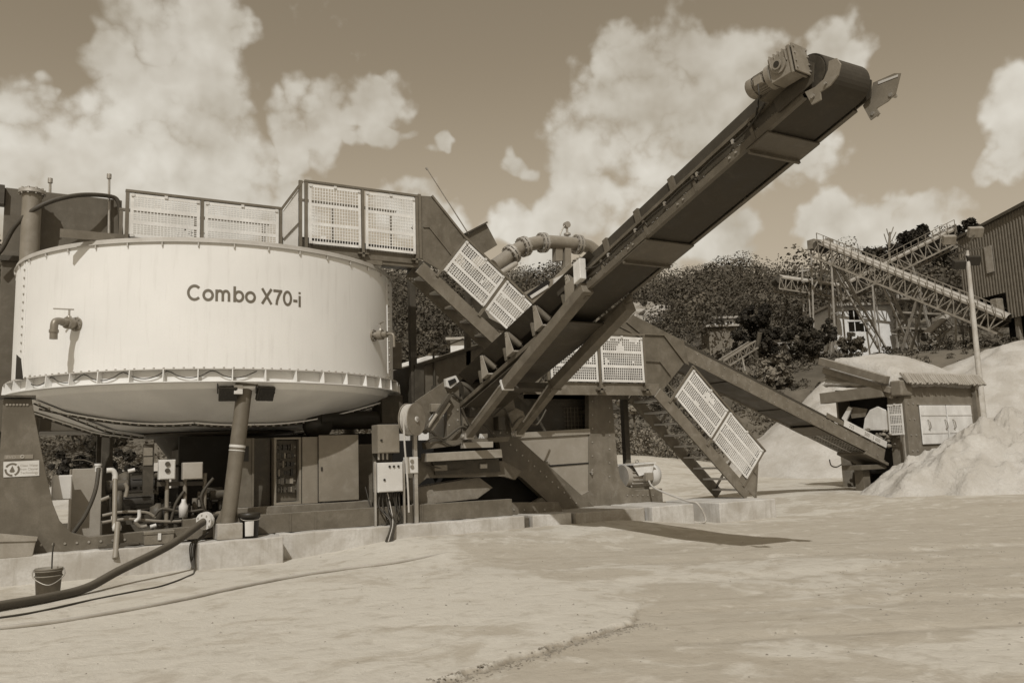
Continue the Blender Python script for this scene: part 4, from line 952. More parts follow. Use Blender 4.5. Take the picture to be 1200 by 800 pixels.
# idlers on the open lower part
for s_ in (.30, 1.18, 2.08, 3.0):
    r_ = MB().cyl(cp(XL + .16, s_, -.24), cp(XL - .05, s_, -.07), .052, n=18).build('idler_roller', mat('roller_steel', .16, .45, .2, .1), cv)
    MB().cyl(cp(XL + .19, s_, -.265), cp(XL - .08, s_, -.045), .016, n=10).build('idler_pin', STEEL, r_)
    MB().prism([(s_ - .09, -.40), (s_ + .13, -.40), (s_ + .05, -.05), (s_ - .02, -.05)], cp(XL - .075, 0, 0), SV, HV, WV, .012).build('idler_bracket', mat('bracket_dusty', .26, .6, .3, .1), r_)
    MB().obox(cp(XL + .02, s_ + .02, -.405), WV * .10, SV * .10, HV * .012).build('bracket_foot', MATS['bracket_dusty'], r_)
for sg, xa in ((1, XL), (-1, XR)):
    MB().prism([(xa - sg * .05, .0), (xa - sg * .058, .008), (xa + sg * .15, -.165), (xa + sg * .145, -.178)], cp(0, -.6, 0), WV, HV, SV, 4.2).build('belt_wing', BELT, cv)
cbox(XL + .02, XR - .02, -.7, 2.6, -.55, -.53, 'tail_pan', CVP)
# two telescopic struts carry the conveyor
def strut(X, foot, mid, top, w_):
    f, m_, t_ = at(*foot, X=X), at(*mid, X=X), at(*top, X=X)
    o_ = MB().beam(m_, t_, w_, w_ * 1.15, (1, 0, 0)).build('outer_strut', mat('strut_paint', .13, .5, .3, .14, streak=.25), cv, .006)
    d_ = (t_ - m_).normalized(); MB().beam(m_ - d_ * .02, m_ + d_ * .015, w_ * 1.15, w_ * 1.35, (1, 0, 0)).build('strut_collar', CREAM if X < 7 else MATS['strut_paint'], o_)
    MB().beam(f, m_ + d_ * .3, w_ * .72, w_ * .8, (1, 0, 0)).build('inner_strut', MATS['strut_paint'], cv, .004)
    s_ = d_.cross(V((1, 0, 0))); MB().cyl(f + V((-w_ * .8, 0, 0)), f + V((w_ * .8, 0, 0)), .03, n=12).obox(f, (w_ * .55, 0, 0), (0, .07, 0), (0, 0, .05)).build('foot_pin', STEEL, cv)
    MB().cyl(f + d_ * .35 + s_ * .05 - V((.06, 0, 0)), m_ - d_ * .1 + s_ * .05 - V((.06, 0, 0)), .018, n=10).build('ram_rod', STEEL, cv)
    return d_
strut(XL, (548, 511), (594, 451), (688, 337), .15)
strut(XR, (607, 508), (650, 451), (738, 358), .15)
cbox(XL - .02, XR + .02, .62, .78, -.80, -.70, 'strut_tie', DARK)
# power cable clipped along the side, return rollers, sand caked on the flanges
cabp = [cp(XL - .06, 3.35, -.12)] + [cp(XL - .018, 3.6 + k * .3, -.235 - .015 * (k % 2)) for k in range(11)] + [cp(XL - .03, 6.85, -.16)]
MB().tube(cabp, .011, 6, 4).build('power_cable', CABLE, cv)
for k in range(5): cbox(XL - .03, XL - .004, 3.9 + k * .6, 3.93 + k * .6, -.265, -.215, 'cable_clip', STEEL)
g6 = np.random.default_rng(12); ck = MB()
for k in range(160):
    c_ = cp(XL + g6.uniform(-.0, .05), g6.uniform(3.3, 7.1), -.318); r_ = g6.uniform(.006, .02); ck.lathe(c_, [(r_, 0), (r_ * .6, r_ * .4), (0, r_ * .5)], 6, axis=HV)
ck.build('caked_sand', SAND, cv, kind='stuff')
# junction box and bracket on the conveyor side
p = cp(XL - .09, 3.35, -.17)
MB().obox(p, WV * .05, SV * .085, V((0, 0, .14))).build('junction_box', WHITE2, cv, .008)
MB().obox(cp(XL - .06, 3.02, -.28), WV * .02, SV * .12, V((0, 0, .12))).build('box_bracket', CAST, cv)

# ------------------------------------------------------------------ long feed conveyor down to the hopper
FA = R(20.5); FD = V((math.cos(FA), 0, -math.sin(FA))); FN = V((math.sin(FA), 0, math.cos(FA)))
FO = V((11.01, 14.0, 4.29))
fcv = thing('feed_conveyor', (17.9, 14.4, .3), 'long feed conveyor sloping down right from the machine to the hopper', 'conveyor')
def fp(u, y, h): return FO + FD * u + V((0, y, 0)) + FN * h
def fbox(u0, u1, y0, y1, h0, h1, name, m_, par=None, bevel=0):
    return MB().obox(fp((u0 + u1) / 2, (y0 + y1) / 2, (h0 + h1) / 2), FD * ((u1 - u0) / 2), V((0, (y1 - y0) / 2, 0)), FN * ((h1 - h0) / 2)).build(name, m_, par or fcv, bevel)
FL = 8.55
for y in (0, .78):
    fbox(-.3, FL, y, y + .02, -.33, -.02, 'side_plate', PAINT2, bevel=.004)
    fbox(-.3, FL, y - .035 if y == 0 else y + .02, y if y == 0 else y + .055, -.345, -.33, 'lower_flange', PAINT2)
    fbox(.2, 6.6, y + .022 if y == 0 else y - .012, y + .034 if y == 0 else y, -.05, .05, 'rubber_skirt', BELT)
for u in (1.35, 4.3, 6.35): fbox(u, u + .09, -.012, -.001, -.33, -.02, 'splice_plate', PAINT2)
fb = MB()
for u in np.arange(.3, 8.3, .42): fb.bolt(fp(u, 0, -.08), (0, -1, 0), .014, .014); fb.bolt(fp(u, 0, -.28), (0, -1, 0), .014, .014)
fb.build('bolts', STEEL, fcv, kind='stuff')
fbox(-.2, FL - .1, .06, .74, -.10, -.085, 'belt', BELT)
fbox(-.2, FL - .3, .06, .74, -.30, -.285, 'return_belt', BELT)
for u in (1.2, 3.0, 4.8): fbox(u, u + .5, .022, .778, -.345, -.331, 'belly_plate', DARK)
fbox(-.3, 5.9, .024, .776, -.327, -.318, 'belly_pan', CVP)
tp_ = fbox(5.95, 6.5, .01, .79, -.372, -.348, 'tail_plate', PAINT)
mg = MB()
for k in range(13): u = 6.55 + k * .1; mg.obox(fp(u, .40, -.362), FD * .012, V((0, .38, 0)), FN * .004)
for k in range(9): y = .03 + k * .092; mg.obox(fp(7.15, y, -.362), FD * .62, V((0, .010, 0)), FN * .0045)
mg.build('mesh_guard', STEEL, fcv)
fbox(6.5, 7.85, .40, .425, -.375, -.352, 'mesh_bar', CREAM)
fbox(7.8, 8.7, -.04, .84, -.42, -.35, 'tail_base', PAINT2, bevel=.006)
MB().cyl(fp(FL - .2, .03, -.19), fp(FL - .2, .77, -.19), .12, n=24).build('tail_drum', DARK, fcv)
# white strip with figures
ws = MB().obox(fp(7.70, -.03, .075), FD * .82, V((0, .012, 0)), FN * .085).build('marking_strip', CREAM, fcv, .004)
for u, s_ in ((7.05, '225'), (7.64, '500'), (8.06, '650')): flat_text(s_, .13, fp(u, -.0445, .03), FD, FN).build('strip_figures', LETTER, ws)
MB().obox(fp(7.99, -.0445, .075), FD * .006, V((0, .002, 0)), FN * .05).build('strip_divider', LETTER, ws)
fbox(6.25, 7.0, -.03, -.01, -.01, .11, 'wear_board', PAINT)
f1 = at(1011, 550, Y=14.3); fz = gz1(f1.x, 14.3)
MB().box(f1.x - .13, f1.x + .13, 14.2, 14.46, fz - .1, f1.z).build('foot_column', PAINT, fcv, .008)
MB().box(f1.x - .35, f1.x + .6, 14.05, 14.65, f1.z, f1.z + .12).build('foot_beam', PAINT, fcv, .006)
MB().tube([at(972, 538, Y=14.3), at(974, 545, Y=14.3), at(980, 547, Y=14.3), at(986, 544, Y=14.3)], .016, 6).build('hanging_hose', CABLE, fcv)
# upper end enclosure next to the lower platform
MB().xzp(poly(14.0, (733, 378), (740, 369), (800, 400), (806, 428), (770, 408)), 13.96, 13.985).build('head_enclosure', PAINT, fcv)
MB().xzp(poly(14.0, (712, 392), (738, 371), (780, 393), (758, 420), (720, 420)), 13.99, 14.75).build('head_box', PAINT, fcv, .008)
MB().box(10.75, 10.87, 14.05, 14.17, .2, 4.0).build('head_leg', DARK, fcv); MB().box(10.75, 10.87, 14.6, 14.72, .2, 4.0).build('head_leg', DARK, fcv)

# ------------------------------------------------------------------ feed hopper heaped with sand
hx0, hx1, hy0, hy1 = 19.35, 22.65, 13.6, 16.0
hop = thing('feed_hopper', (21, 14.8, .2), 'dusty steel feed hopper with a ribbed rim and white doors, heaped with sand', 'hopper')
MB().box(hx0 + .05, hx1, hy0, hy0 + .06, .1, 2.95).build('front_plate', mat('hopper_paint', .165, .7, .3, .1), hop, .01)
MB().box(hx0 + .05, hx0 + .11, hy0 + .06, hy0 + .5, .1, 2.6).build('corner_plate', MATS['hopper_paint'], hop)
MB().box(hx0 + .4, hx1, hy1 - .06, hy1, .1, 2.95).build('rear_plate', MATS['hopper_paint'], hop)
MB().box(hx1 - .06, hx1, hy0 + .06, hy1 - .06, .1, 2.9).build('end_plate', MATS['hopper_paint'], hop)
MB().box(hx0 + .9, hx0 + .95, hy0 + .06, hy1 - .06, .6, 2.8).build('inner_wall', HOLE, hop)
# ribbed rim along the near side
for k in range(34):
    x = hx0 + .02 + k * .098; rz_ = random.uniform(-.03, .02)
    MB().cyl((x, hy0 - .235, 2.90 + rz_), (x, hy0 - .07, 3.16), .040, n=8).build('rim_rib', mat('dusty_rib', .27, .85, .5, .15), hop)
MB().obox(((hx0 + hx1) / 2, hy0 - .09, 3.06), ((hx1 - hx0) / 2 + .03, 0, 0), (0, .10, .135), (0, .02, -.015)).build('rim_sheet', MATS['dusty_rib'], hop)
# flared wing and beams on the conveyor side
def hq(px, py): return at(px, py, X=hx0)
wa, wb = hq(968, 419), hq(1047, 441)
for k, (dz, dx, th) in enumerate(((0, -.25, .20), (-.26, -.12, .16), (-.42, -.02, .13))):
    MB().beam((hx0 + dx, wa.y, wa.z + dz - .1), (hx0 + dx, wb.y, wb.z + dz - .1), .16, th).build('flared_edge', CAST if k else MATS['hopper_paint'], hop, .01)
b0, b1 = hq(967, 467), hq(1040, 458)
MB().beam((hx0 - .12, b0.y, b0.z), (hx0 - .12, b1.y, b1.z), .20, .30).build('cross_beam', MATS['hopper_paint'], hop, .01)
b0, b1 = hq(980, 450), hq(1030, 448)
MB().beam((hx0 + .1, b0.y, b0.z + .05), (hx0 + .1, b1.y, b1.z - .05), .16, .26).build('upper_beam', PAINT2, hop, .01)
MB().box(hx0 - .15, hx0 + .3, hy0 - .08, hy0 + .25, 2.6, 3.0).build('corner_knuckle', MATS['hopper_paint'], hop, .04)
# white doors with handles on the near side
for x0, x1 in ((19.92, 21.02), (21.05, 22.15)):
    d_ = MB().box(x0, x1, hy0 - .05, hy0 - .012, 1.35, 2.36).build('door', WHITE2, hop, .03)
    MB().box(x0 + .02, x1 - .02, hy0 - .062, hy0 - .05, 2.08, 2.12).box(x0 + .02, x1 - .02, hy0 - .062, hy0 - .05, 1.62, 1.65).build('door_rib', CREAM, d_)
    for hx_ in ((x0 + .28, x1 - .10) if x0 < 20 else (x0 + .22,)):
        MB().tube([(hx_, hy0 - .05, 1.74), (hx_ + .01, hy0 - .11, 1.78), (hx_ - .02, hy0 - .11, 1.94), (hx_ - .01, hy0 - .05, 1.98)], .014, 6).build('handle', STEEL, d_)
MB().box(19.86, 22.2, hy0 - .03, hy0 - .002, 2.37, 2.42).build('door_lintel', CAST, hop)
db = MB()
for z in (1.2, 1.6, 2.0, 2.4):
    for x in (19.52, 19.72): db.bolt((x, hy0, z), (0, -1, 0), .022, .02)
db.build('bolts', STEEL, hop, kind='stuff')
MB().box(22.3, 22.36, hy0 - .12, hy0, .3, 2.9).build('corner_stiffener', MATS['hopper_paint'], hop)
# white rubber skirt and mesh guard beside the belt mouth
q = [hq(1014, 504), hq(1016, 490), hq(1022, 480), hq(1031, 476), hq(1040, 480), hq(1046, 486), hq(1047, 504)]
MB().prism([(v.y, v.z) for v in q], (hx0 - .10, 0, 0), (0, 1, 0), Z_, X_, .05).build('white_apron', WHITE2, hop, .015)
q = [hq(993, 494), hq(1000, 478), hq(996, 476), hq(988, 490)]
MB().prism([(v.y, v.z) for v in q], (hx0 - .06, 0, 0), (0, 1, 0), Z_, X_, .04).build('white_apron', WHITE2, hop)
q = [hq(995, 476), hq(1016, 479), hq(1014, 488), hq(998, 490)]; MB().prism([(v.y, v.z) for v in q], (hx0, 0, 0), (0, 1, 0), Z_, X_, .05).build('roller_shield', PAINT2, hop)
a_, b_ = hq(1047, 504), hq(1058, 474)
guard_panel(hop, (hx0 - .16, a_.y, 1.62), (0, -1, 0), Z_, .42, .78)
MB().cyl((hx0 - .1, hy0 + .02, .2), (hx0 - .1, hy0 + .02, 1.65), .025, n=10).build('guard_post', STEEL, hop)
gl = np.random.default_rng(77); lm_ = MB()
for k in range(60):
    c_ = hq(float(gl.uniform(1012, 1052)), float(gl.uniform(502, 524))); c_.x -= float(gl.uniform(-.1, .25)); r_ = float(gl.uniform(.03, .10)); lm_.lathe(c_, [(0, -r_ * .6), (r_ * gl.uniform(.7, 1), -r_ * .2), (r_ * gl.uniform(.6, 1), r_ * .3), (0, r_ * .7)], 7, smooth=False)
lm_.build('caked_lumps', mat('caked_earth', .17, .95, .2, .25), hop, kind='stuff')
# sand heaped in the hopper
mbx = 40; uu_ = np.linspace(0, 1, mbx); vv_ = np.linspace(0, 1, mbx); U, W_ = np.meshgrid(uu_, vv_, indexing='ij')
sx = hx0 - .14 + U * (hx1 - hx0 + .12); sy = hy0 - .06 + W_ * (hy1 - hy0 + .04)
szz = 3.08 + (wa.z - 3.1) * W_ * (1 - U * .75) + .50 * (np.sin(np.pi * np.clip(U, 0, 1)) ** .8) * (np.sin(np.pi * np.clip(W_ * .9 + .05, 0, 1)) ** .8) + .16 * fbm(sx * 1.7, sy * 1.7, 4)
edge_ = np.minimum.reduce([sstep(0, .10, U), sstep(0, .10, 1 - U), sstep(0, .12, W_), sstep(0, .1, 1 - W_)]); szz = 2.86 + (szz - 2.86) * (.25 + .75 * edge_) + .05 * fbm(sx * 6, sy * 6, 14)
ii = np.arange(mbx - 1)[:, None] * mbx; jj = np.arange(mbx - 1)[None, :]
hs = grid_obj('heaped_sand', np.stack([sx, sy, szz], -1).reshape(-1, 3), np.stack([ii + jj, ii + mbx + jj, ii + mbx + jj + 1, ii + jj + 1], -1).reshape(-1, 4), SAND, (21, 14.8, 3.0))
hsm = hs.modifiers.new('thick', 'SOLIDIFY'); hsm.thickness = .12; hsm.offset = -1
tag(hs, 'mound of pale damp sand filling the top of the feed hopper', 'sand heap')

# ------------------------------------------------------------------ rear parts of the machine
rt_ = thing('rear_water_tank', (.5, 18.6, 4.5), 'dark steel box tank behind the white tank at far left', 'tank')
MB().box(-.62, 1.47, 18.6, 20.6, 2.2, 6.98).build('body', mat('dark_box_paint', .10, .5, .15, .08, streak=.2), rt_, .02)
MB().box(-.85, -.62, 18.45, 18.7, 6.6, 6.98).build('bracket', DARK, rt_)
for z in (5.50,): MB().box(-.66, 1.5, 18.50, 18.6, z, z + .10).build('band', DARK, rt_)
for x in (-.5, 1.35):
    for y in (18.7, 20.2): MB().box(x - .1, x + .1, y, y + .2, 0, 2.2).build('leg', DARK, rt_)
pv = at(38, 222, Y=18.2); pb = at(38, 292, Y=18.2)
rp = thing('riser_pipe', (pv.x, 18.2, 0), 'vertical flanged pipe in front of the dark box tank', 'pipe')
MB().cyl((pv.x, 18.2, -.1), (pv.x, 18.2, pv.z), .17, n=24).build('pipe', PIPEP, rp)
fl = MB().cyl((pv.x, 18.2, pv.z - .10), (pv.x, 18.2, pv.z - .04), .24, n=24)
for k in range(10): a = k * math.pi / 5; fl.bolt((pv.x + .21 * math.cos(a), 18.2 + .21 * math.sin(a), pv.z - .13), (0, 0, 1), .022, .13)
fl.build('flange', STEEL, rp)
def hose(name, pts, r, m_, label, cat='hose', n=10, sub=8): return solid(name, MB().tube(pts, r, n, sub), m_, label, cat)
hose('black_hose', [at(-8, 302, Y=18.3), at(2, 292, Y=18.3), at(20, 262, Y=18.2), at(50, 240, Y=18.0), at(90, 229, Y=18.1), at(128, 230, Y=18.4), at(139, 238, Y=18.45), at(141, 262, Y=18.5), at(143, 290, Y=18.5)], .045, HOSE, 'black hose arching across the face of the dark box tank')
for (px, p0, p1, Y, lab) in ((59, 209, 226, 18.8, 'short thin rod on top of the dark box tank'), (128, 204, 280, 18.5, 'tall thin rod standing at the right corner of the dark box tank')):
    a, b = at(px, p1, Y=Y), at(px, p0, Y=Y); mb = MB().cyl(a - V((0, 0, .3)), b, .028, .022, 8).cyl(b - V((0, 0, .10)), b, .045, .045, 8); solid('rod', mb, STEEL, lab, 'rod')
a, b = at(533, 240, Y=13.9), at(501, 199, Y=13.9)
solid('whip_aerial', MB().cyl(at(549, 274, Y=14.05), b, .012, .008, 6).cyl(b - V((0, 0, .0)), b + (b - a).normalized() * .05, .02, n=6), STEEL, 'thin slanting whip aerial above the upper staircase', 'aerial')
# dark back post and wash-box wall behind the stairs
bp_ = thing('rear_column', (6.18, 14.5, .3), 'tall dark steel column between the white tank and the upper staircase', 'column')
q = at(482, 312, Y=14.5); MB().box(q.x - .06, q.x + .06, 14.45, 14.57, .4, q.z).build('shaft', DARK, bp_, .004); MB().box(q.x - .75, q.x + .35, 14.40, 14.60, q.z - .06, q.z + .10).build('head_beam', DARK, bp_)
q = at(462, 415, Y=14.5); MB().box(q.x - .33, q.x + .12, 14.42, 14.58, q.z - .28, q.z + .22).build('small_box', PAINT, bp_, .006)
wb = thing('wash_box', (7.0, 14.6, 1.0), 'grey steel wash box with a sloping top edge behind the conveyor tail', 'wash box')
MB().xzp(poly(14.5, (496, 428), (600, 394), (612, 500), (496, 505)), 14.5, 15.8).build('side_wall', PAINT, wb, .01)
MB().xzp(poly(14.5, (484, 431), (495, 428), (495, 505), (484, 505)), 14.42, 15.7).build('end_wall', DARK, wb)
MB().xzp(poly(14.5, (484, 428), (600, 391), (600, 394.5), (484, 431.5)), 14.40, 15.8).build('top_edge', DARK, wb)
q = at(508, 420, Y=14.45); MB().box(q.x - .012, q.x + .012, 14.42, 14.47, q.z - .55, q.z + .12).prism([(-.12, 0), (.12, 0), (.03, .26), (-.03, .26)], (q.x, 14.4, q.z - .78), X_, Z_, (0, 1, 0), .09).build('level_probe', DARK, wb)
a, b = at(505, 412, Y=14.6), at(543, 397, Y=14.6); MB().beam(a, b, .03, .03).build('top_rail', RAIL, wb)
hu = thing('small_hut', (at(500, 424, Y=20).x, 21, 0), 'small hut with a bright roof just above the grey wash box', 'hut'); hA, hB = xz(487, 425, 20), xz(511, 424, 20)
MB().box(hA[0], hB[0], 20.1, 21.9, 0, hA[1]).build('wall', HOUSEW, hu)
MB().prism([xz(485, 426, 20), xz(500, 417, 20), xz(515, 417, 20), xz(513, 424, 20)], (0, 20, 0), X_, Z_, (0, 1, 0), 2.0).build('roof', WHITE2, hu)
# cyclone feed pipe
cp_ = thing('slurry_pipe', (9.0, 14.6, 4.6), 'flanged slurry pipe with a gauge arching behind the big conveyor', 'pipe')
ctr = [at(560, 325, Y=14.6), at(588, 306, Y=14.6), at(611, 290, Y=14.6), at(634, 284, Y=14.6), at(650, 284, Y=14.6), at(682, 287, Y=14.6), at(694, 292, Y=14.6), at(706, 306, Y=14.6), at(716, 330, Y=14.6)]
MB().tube(ctr, .145, 20, 6).build('pipe', PIPEP, cp_)
for (a, b) in (((597, 300), (604, 295)), ((611, 290), (617, 288)), ((633, 284.5), (639, 284.3)), ((674, 286.3), (679, 287))):
    p, q = at(*a, Y=14.6), at(*b, Y=14.6); d_ = (q - p).normalized(); fm = MB().cyl(p, p + d_ * .05, .215, n=20).cyl(p + d_ * .075, p + d_ * .125, .215, n=20)
    s_ = d_.cross(V((0, 1, 0))).normalized(); u_ = s_.cross(d_)
    for k in range(10): an = k * math.pi / 5; fm.bolt(p - d_ * .02 + s_ * (.19 * math.cos(an)) + u_ * (.19 * math.sin(an)), d_, .02, .165)
    fm.build('flange', STEEL, cp_)
p = at(665, 281, Y=14.6); MB().cyl(p, p + V((0, 0, .28)), .025, n=10).cyl(p + V((0, 0, .10)), p + V((0, 0, .14)), .075, n=14).cyl(p + V((0, -.05, .33)), p + V((0, .05, .33)), .07, n=16).tube([p + V((-.05, 0, .32)), p + V((-.16, 0, .15)), p + V((-.2, 0, .02))], .014, 6).build('gauge', STEEL, cp_)
MB().xzp(poly(14.6, (650, 290), (658, 290), (658, 306), (650, 306)), 14.55, 14.7).xzp(poly(14.6, (660, 289), (667, 289), (667, 316), (660, 320)), 14.52, 14.66).build('pipe_stand', PIPEP, cp_)
for (dx, dy) in ((0, 0),): MB().beam(at(566, 333, Y=14.4), at(604, 309, Y=14.4), .10, .26, (0, 1, 0)).build('pump_branch', mat('dusty_pipe', .30, .6, .3, .1), cp_, .04)
ar = thing('slotted_arm', (8.4, 14.3, 3.6), 'slotted steel arm plate rising behind the upper staircase', 'bracket')
oA = poly(14.2, (596, 352), (650, 325), (668, 308), (668, 322), (690, 324), (640, 352), (612, 372), (596, 384))
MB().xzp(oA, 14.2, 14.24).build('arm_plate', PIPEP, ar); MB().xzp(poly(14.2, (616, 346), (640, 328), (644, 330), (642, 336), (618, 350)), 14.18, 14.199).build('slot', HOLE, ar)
MB().xzp(poly(14.2, (620, 347), (641, 334), (642, 337), (622, 350)), 14.165, 14.18).build('slot_pad', CREAM, ar)
MB().xzp(poly(14.2, (648, 327), (664, 320), (668, 322), (655, 333), (648, 334)), 14.15, 14.199).build('pale_pad', CREAM, ar)
MB().xzp(poly(14.2, (560, 345), (585, 330), (600, 345), (600, 385), (575, 372)), 14.26, 14.6).box(8.05, 8.2, 14.4, 14.55, 2.9, 3.9).build('arm_root', MATS['dusty_pipe'], ar)
gx_ = poly(14.1, (545, 274), (570, 262), (583, 287), (565, 298), (556, 290))
ch_ = thing('steel_chute', (gx_[4][0], 14.4, 3.2), 'tilted grey steel chute box above the upper staircase', 'chute')
MB().xzp(gx_, 14.1, 14.7).build('body', PAINT, ch_, .006); a, b = at(545, 274, Y=14.08), at(570, 261, Y=14.08); MB().beam(a, b, .1, .03).build('lip', DARK, ch_)
MB().beam((gx_[4][0], 14.55, 3.2), (gx_[4][0] + .1, 14.55, gx_[4][1] + .1), .1, .1, (1, 0, 0)).build('post', DARK, ch_)
# ------------------------------------------------------------------ cabinets, boxes and pumps under the tank
def bxx(px0, py0, px1, py1, Y, dep):
    a, b = at(px0, py1, Y=Y), at(px1, py0, Y=Y); return a.x, b.x, Y, Y + dep, a.z, b.z
ec = thing('electrical_cabinet', (3.7, 13.4, .7), 'open grey electrical cabinet with rows of switchgear under the white tank', 'cabinet')
x0, x1, y0, y1, z0, z1 = bxx(321, 512, 353, 592, 13.2, .42)
MB().box(x0, x1, y1 - .02, y1, z0, z1).build('back', DARK, ec)
for s_ in ((x0, x0 + .035), (x1 - .035, x1)): MB().box(s_[0], s_[1], y0, y1 - .02, z0, z1).build('side', GREYBOX, ec)
for za_, zb_ in ((z1 - .03, z1), (z0, z0 + .04)): MB().box(x0 + .035, x1 - .035, y0, y1 - .02, za_, zb_).build('frame_edge', GREYBOX, ec)
MB().box(x0 + .04, x1 - .04, y0 + .15, y0 + .17, z0 + .05, z1 - .04).build('mounting_plate', mat('plate_grey', .10, .5, .1, .05), ec)
for r_ in range(6):
    z = z1 - .15 - r_ * (z1 - z0 - .25) / 6; MB().box(x0 + .05, x1 - .05, y0 + .135, y0 + .15, z - .012, z + .012).build('din_rail', STEEL, ec)
    k = x0 + .06
    while k < x1 - .09:
        w_ = random.choice((.022, .03, .045, .06)); h_ = random.choice((.03, .04, .05))
        MB().box(k, k + w_ - .004, y0 + .07, y0 + .135, z - h_, z + h_).build('breaker', random.choice((BLACK, DARK, DARK, BLACK, CAST, DARK)), ec); k += w_ + random.choice((0, 0, .02))
x0b, x1b, *_ = bxx(354, 512, 372, 592, 13.18, .3); MB().box(x0b, x1b, 13.16, 13.20, z0, z1).build('narrow_door', GREYBOX, ec, .006)
x0c, x1c, *_ = bxx(374, 512, 420, 588, 13.1, .3); MB().box(x0c, x1c, 13.10, 13.14, z0 + .02, z1 + .02).build('wide_door', GREYBOX, ec, .006)
hg = MB()
for z in (z0 + .1, z1 - .1): hg.cyl((x1b + .012, 13.14, z - .04), (x1b + .012, 13.14, z + .04), .012, n=8)
hg.box(x0c + .03, x0c + .055, 13.085, 13.10, z0 + .5, z0 + .56).build('hinge', BLACK, ec)
x0d, x1d, *_ = bxx(299, 513, 320, 592, 13.2, .4); MB().box(x0d, x1d - .005, 13.35, 13.6, z0, z1).build('closed_bay', DARK, ec, .006)
MB().box(x0d - .05, x0d - .02, 13.2, 13.6, z0, z1).box(x0d - .26, x0d - .05, 13.22, 13.24, z0, z1).build('end_panel', PAINT, ec)
MB().box(x0d - .2, x0d - .1, 13.205, 13.22, z1 - .35, z1 - .12).build('window', BLACK, ec)
MB().box(x0d - .3, x1c + .2, 13.05, 13.7, z0 - .36, z0 - .005).build('plinth_box', PAINT2, ec, .006)
MB().box(x0d - .3, x1c + .6, 12.98, 13.04, z0 - .40, z0 - .14).build('skirt_board', PAINT2, ec)

def small_box(name, px0, py0, px1, py1, Y, dep, m_, label, extras=None, cat='control box'):
    t_ = thing(name, at((px0 + px1) / 2, py1, Y=Y), label, cat); a = bxx(px0, py0, px1, py1, Y, dep); b = MB().box(*a).build('case', m_, t_, .008)
    MB().box(a[0] + .012, a[1] - .012, Y - .012, Y - .0005, a[4] + .012, a[5] - .012).build('lid', m_, t_, .004)
    if extras: extras(t_, a)
    return t_
def buttons(pts, r=.018, m_=BLACK):
    def f(t_, a):
        for u, v in pts: c = V((a[0] + (a[1] - a[0]) * u, a[2] - .012, a[4] + (a[5] - a[4]) * v)); MB().cyl(c, c - V((0, .02, 0)), r, n=12).build('button', m_, t_)
    return f
def ex_white(t_, a):
    buttons(((.45, .86), (.62, .86), (.80, .86), (.24, .42)))(t_, a)
    for x in (a[0] - .03, a[1] + .03): MB().box(x - .015, x + .015, a[2] + .03, a[2] + .06, .41, a[5] + .02).build('stand_leg', STEEL, t_)
small_box('control_box', 443, 541, 472, 577, 12.52, .20, CREAM, 'cream control box with three buttons above a tangle of hanging cables', ex_white)
def ex_grey(t_, a):
    buttons(((.14, .45),))(t_, a); MB().box(a[0] + .02, a[1] - .02, a[2] + .28, a[2] + .32, a[4] - 1.3, a[5]).build('back_post', DARK, t_)
    for k in range(3): MB().cyl((a[0] + .05 + .07 * k, a[2] + .1, a[4] - .10), (a[0] + .05 + .07 * k, a[2] + .1, a[4]), .02, n=8).build('gland', STEEL, t_)
small_box('control_box', 443, 497, 468, 531, 12.60, .28, GREYBOX, 'grey square control cabinet left of the hose reel', ex_grey)
small_box('control_box', 476, 535, 490, 555, 12.55, .12, CREAM, 'small cream switch box below the hose reel', buttons(((.45, .42), (.45, .75)), .03, GREYBOX))
small_box('control_box', 60, 556, 85, 586, 12.95, .18, CREAM, 'plain cream terminal box beside the trapezoid support column')
def ex_p1(t_, a):
    buttons(((.5, .45), (.5, .78)), .035, DARK)(t_, a)
small_box('control_box', 186, 538, 206, 562, 13.0, .14, CREAM, 'cream panel with two dark switches under the middle of the tank', ex_p1)
small_box('control_box', 214, 541, 238, 562, 13.0, .14, mat('olive_box_paint', .33, .5, .1, .05), 'plain beige panel right of the switch panel under the tank', cat='control box')
pf = thing('panel_stand', at(210, 605, Y=13.1), 'thin steel stand carrying the two small panels under the tank', 'stand')
for px in (196, 217, 240): q = at(px, 562, Y=13.15); MB().cyl((q.x, 13.15, .6), (q.x, 13.15, q.z + .1), .03, n=10).build('leg', PIPEP, pf)
q0, q1 = at(184, 567, Y=13.15), at(240, 566, Y=13.15); MB().beam(q0, q1, .05, .06).build('cross_bar', DARK, pf)
dp = thing('dark_post', at(174, 590, Y=13.4), 'dark flat steel post under the left part of the tank', 'post'); MB().box(*bxx(167, 520, 181, 588, 13.4, .12)).build('plate', DARK, dp, .004)
for zz in ((524, 534), (535, 545)): MB().box(*bxx(168, zz[0], 179, zz[1], 13.385, .01)).build('label_plate', CAST, dp)
# lit housing with hose, white plastic pipework
ph = thing('pump_housing', at(104, 630, Y=13.3), 'pale grey pump housing panel behind the curved base frame', 'pump housing')
a_ = bxx(82, 548, 120, 628, 13.3, .9); MB().box(a_[0], a_[1], a_[2], a_[3], .42, a_[5]).build('case', mat('housing_paint', .27, .6, .2, .06), ph, .01)
hose('drain_hose', [at(83, 628, Y=12.95), at(100, 603, Y=12.95), at(111, 577, Y=12.98), at(115, 555, Y=13.05), at(115, 547, Y=13.12)], .028, HOSE, 'dark hose climbing to a white fitting in front of the pump housing')
p = at(115, 548, Y=13.12); solid('pipe_fitting', MB().cyl(p - V((0, 0, .05)), p + V((0, 0, .03)), .04, n=14).cyl(p + V((0, 0, .03)), p + V((0, 0, .06)), .05, n=8), CREAM, 'white hose fitting at the top of the pump housing', 'fitting')
pv_ = thing('plastic_pipe', at(135, 620, Y=12.9), 'vertical grey pipe with white elbow left of the pumps', 'pipe')
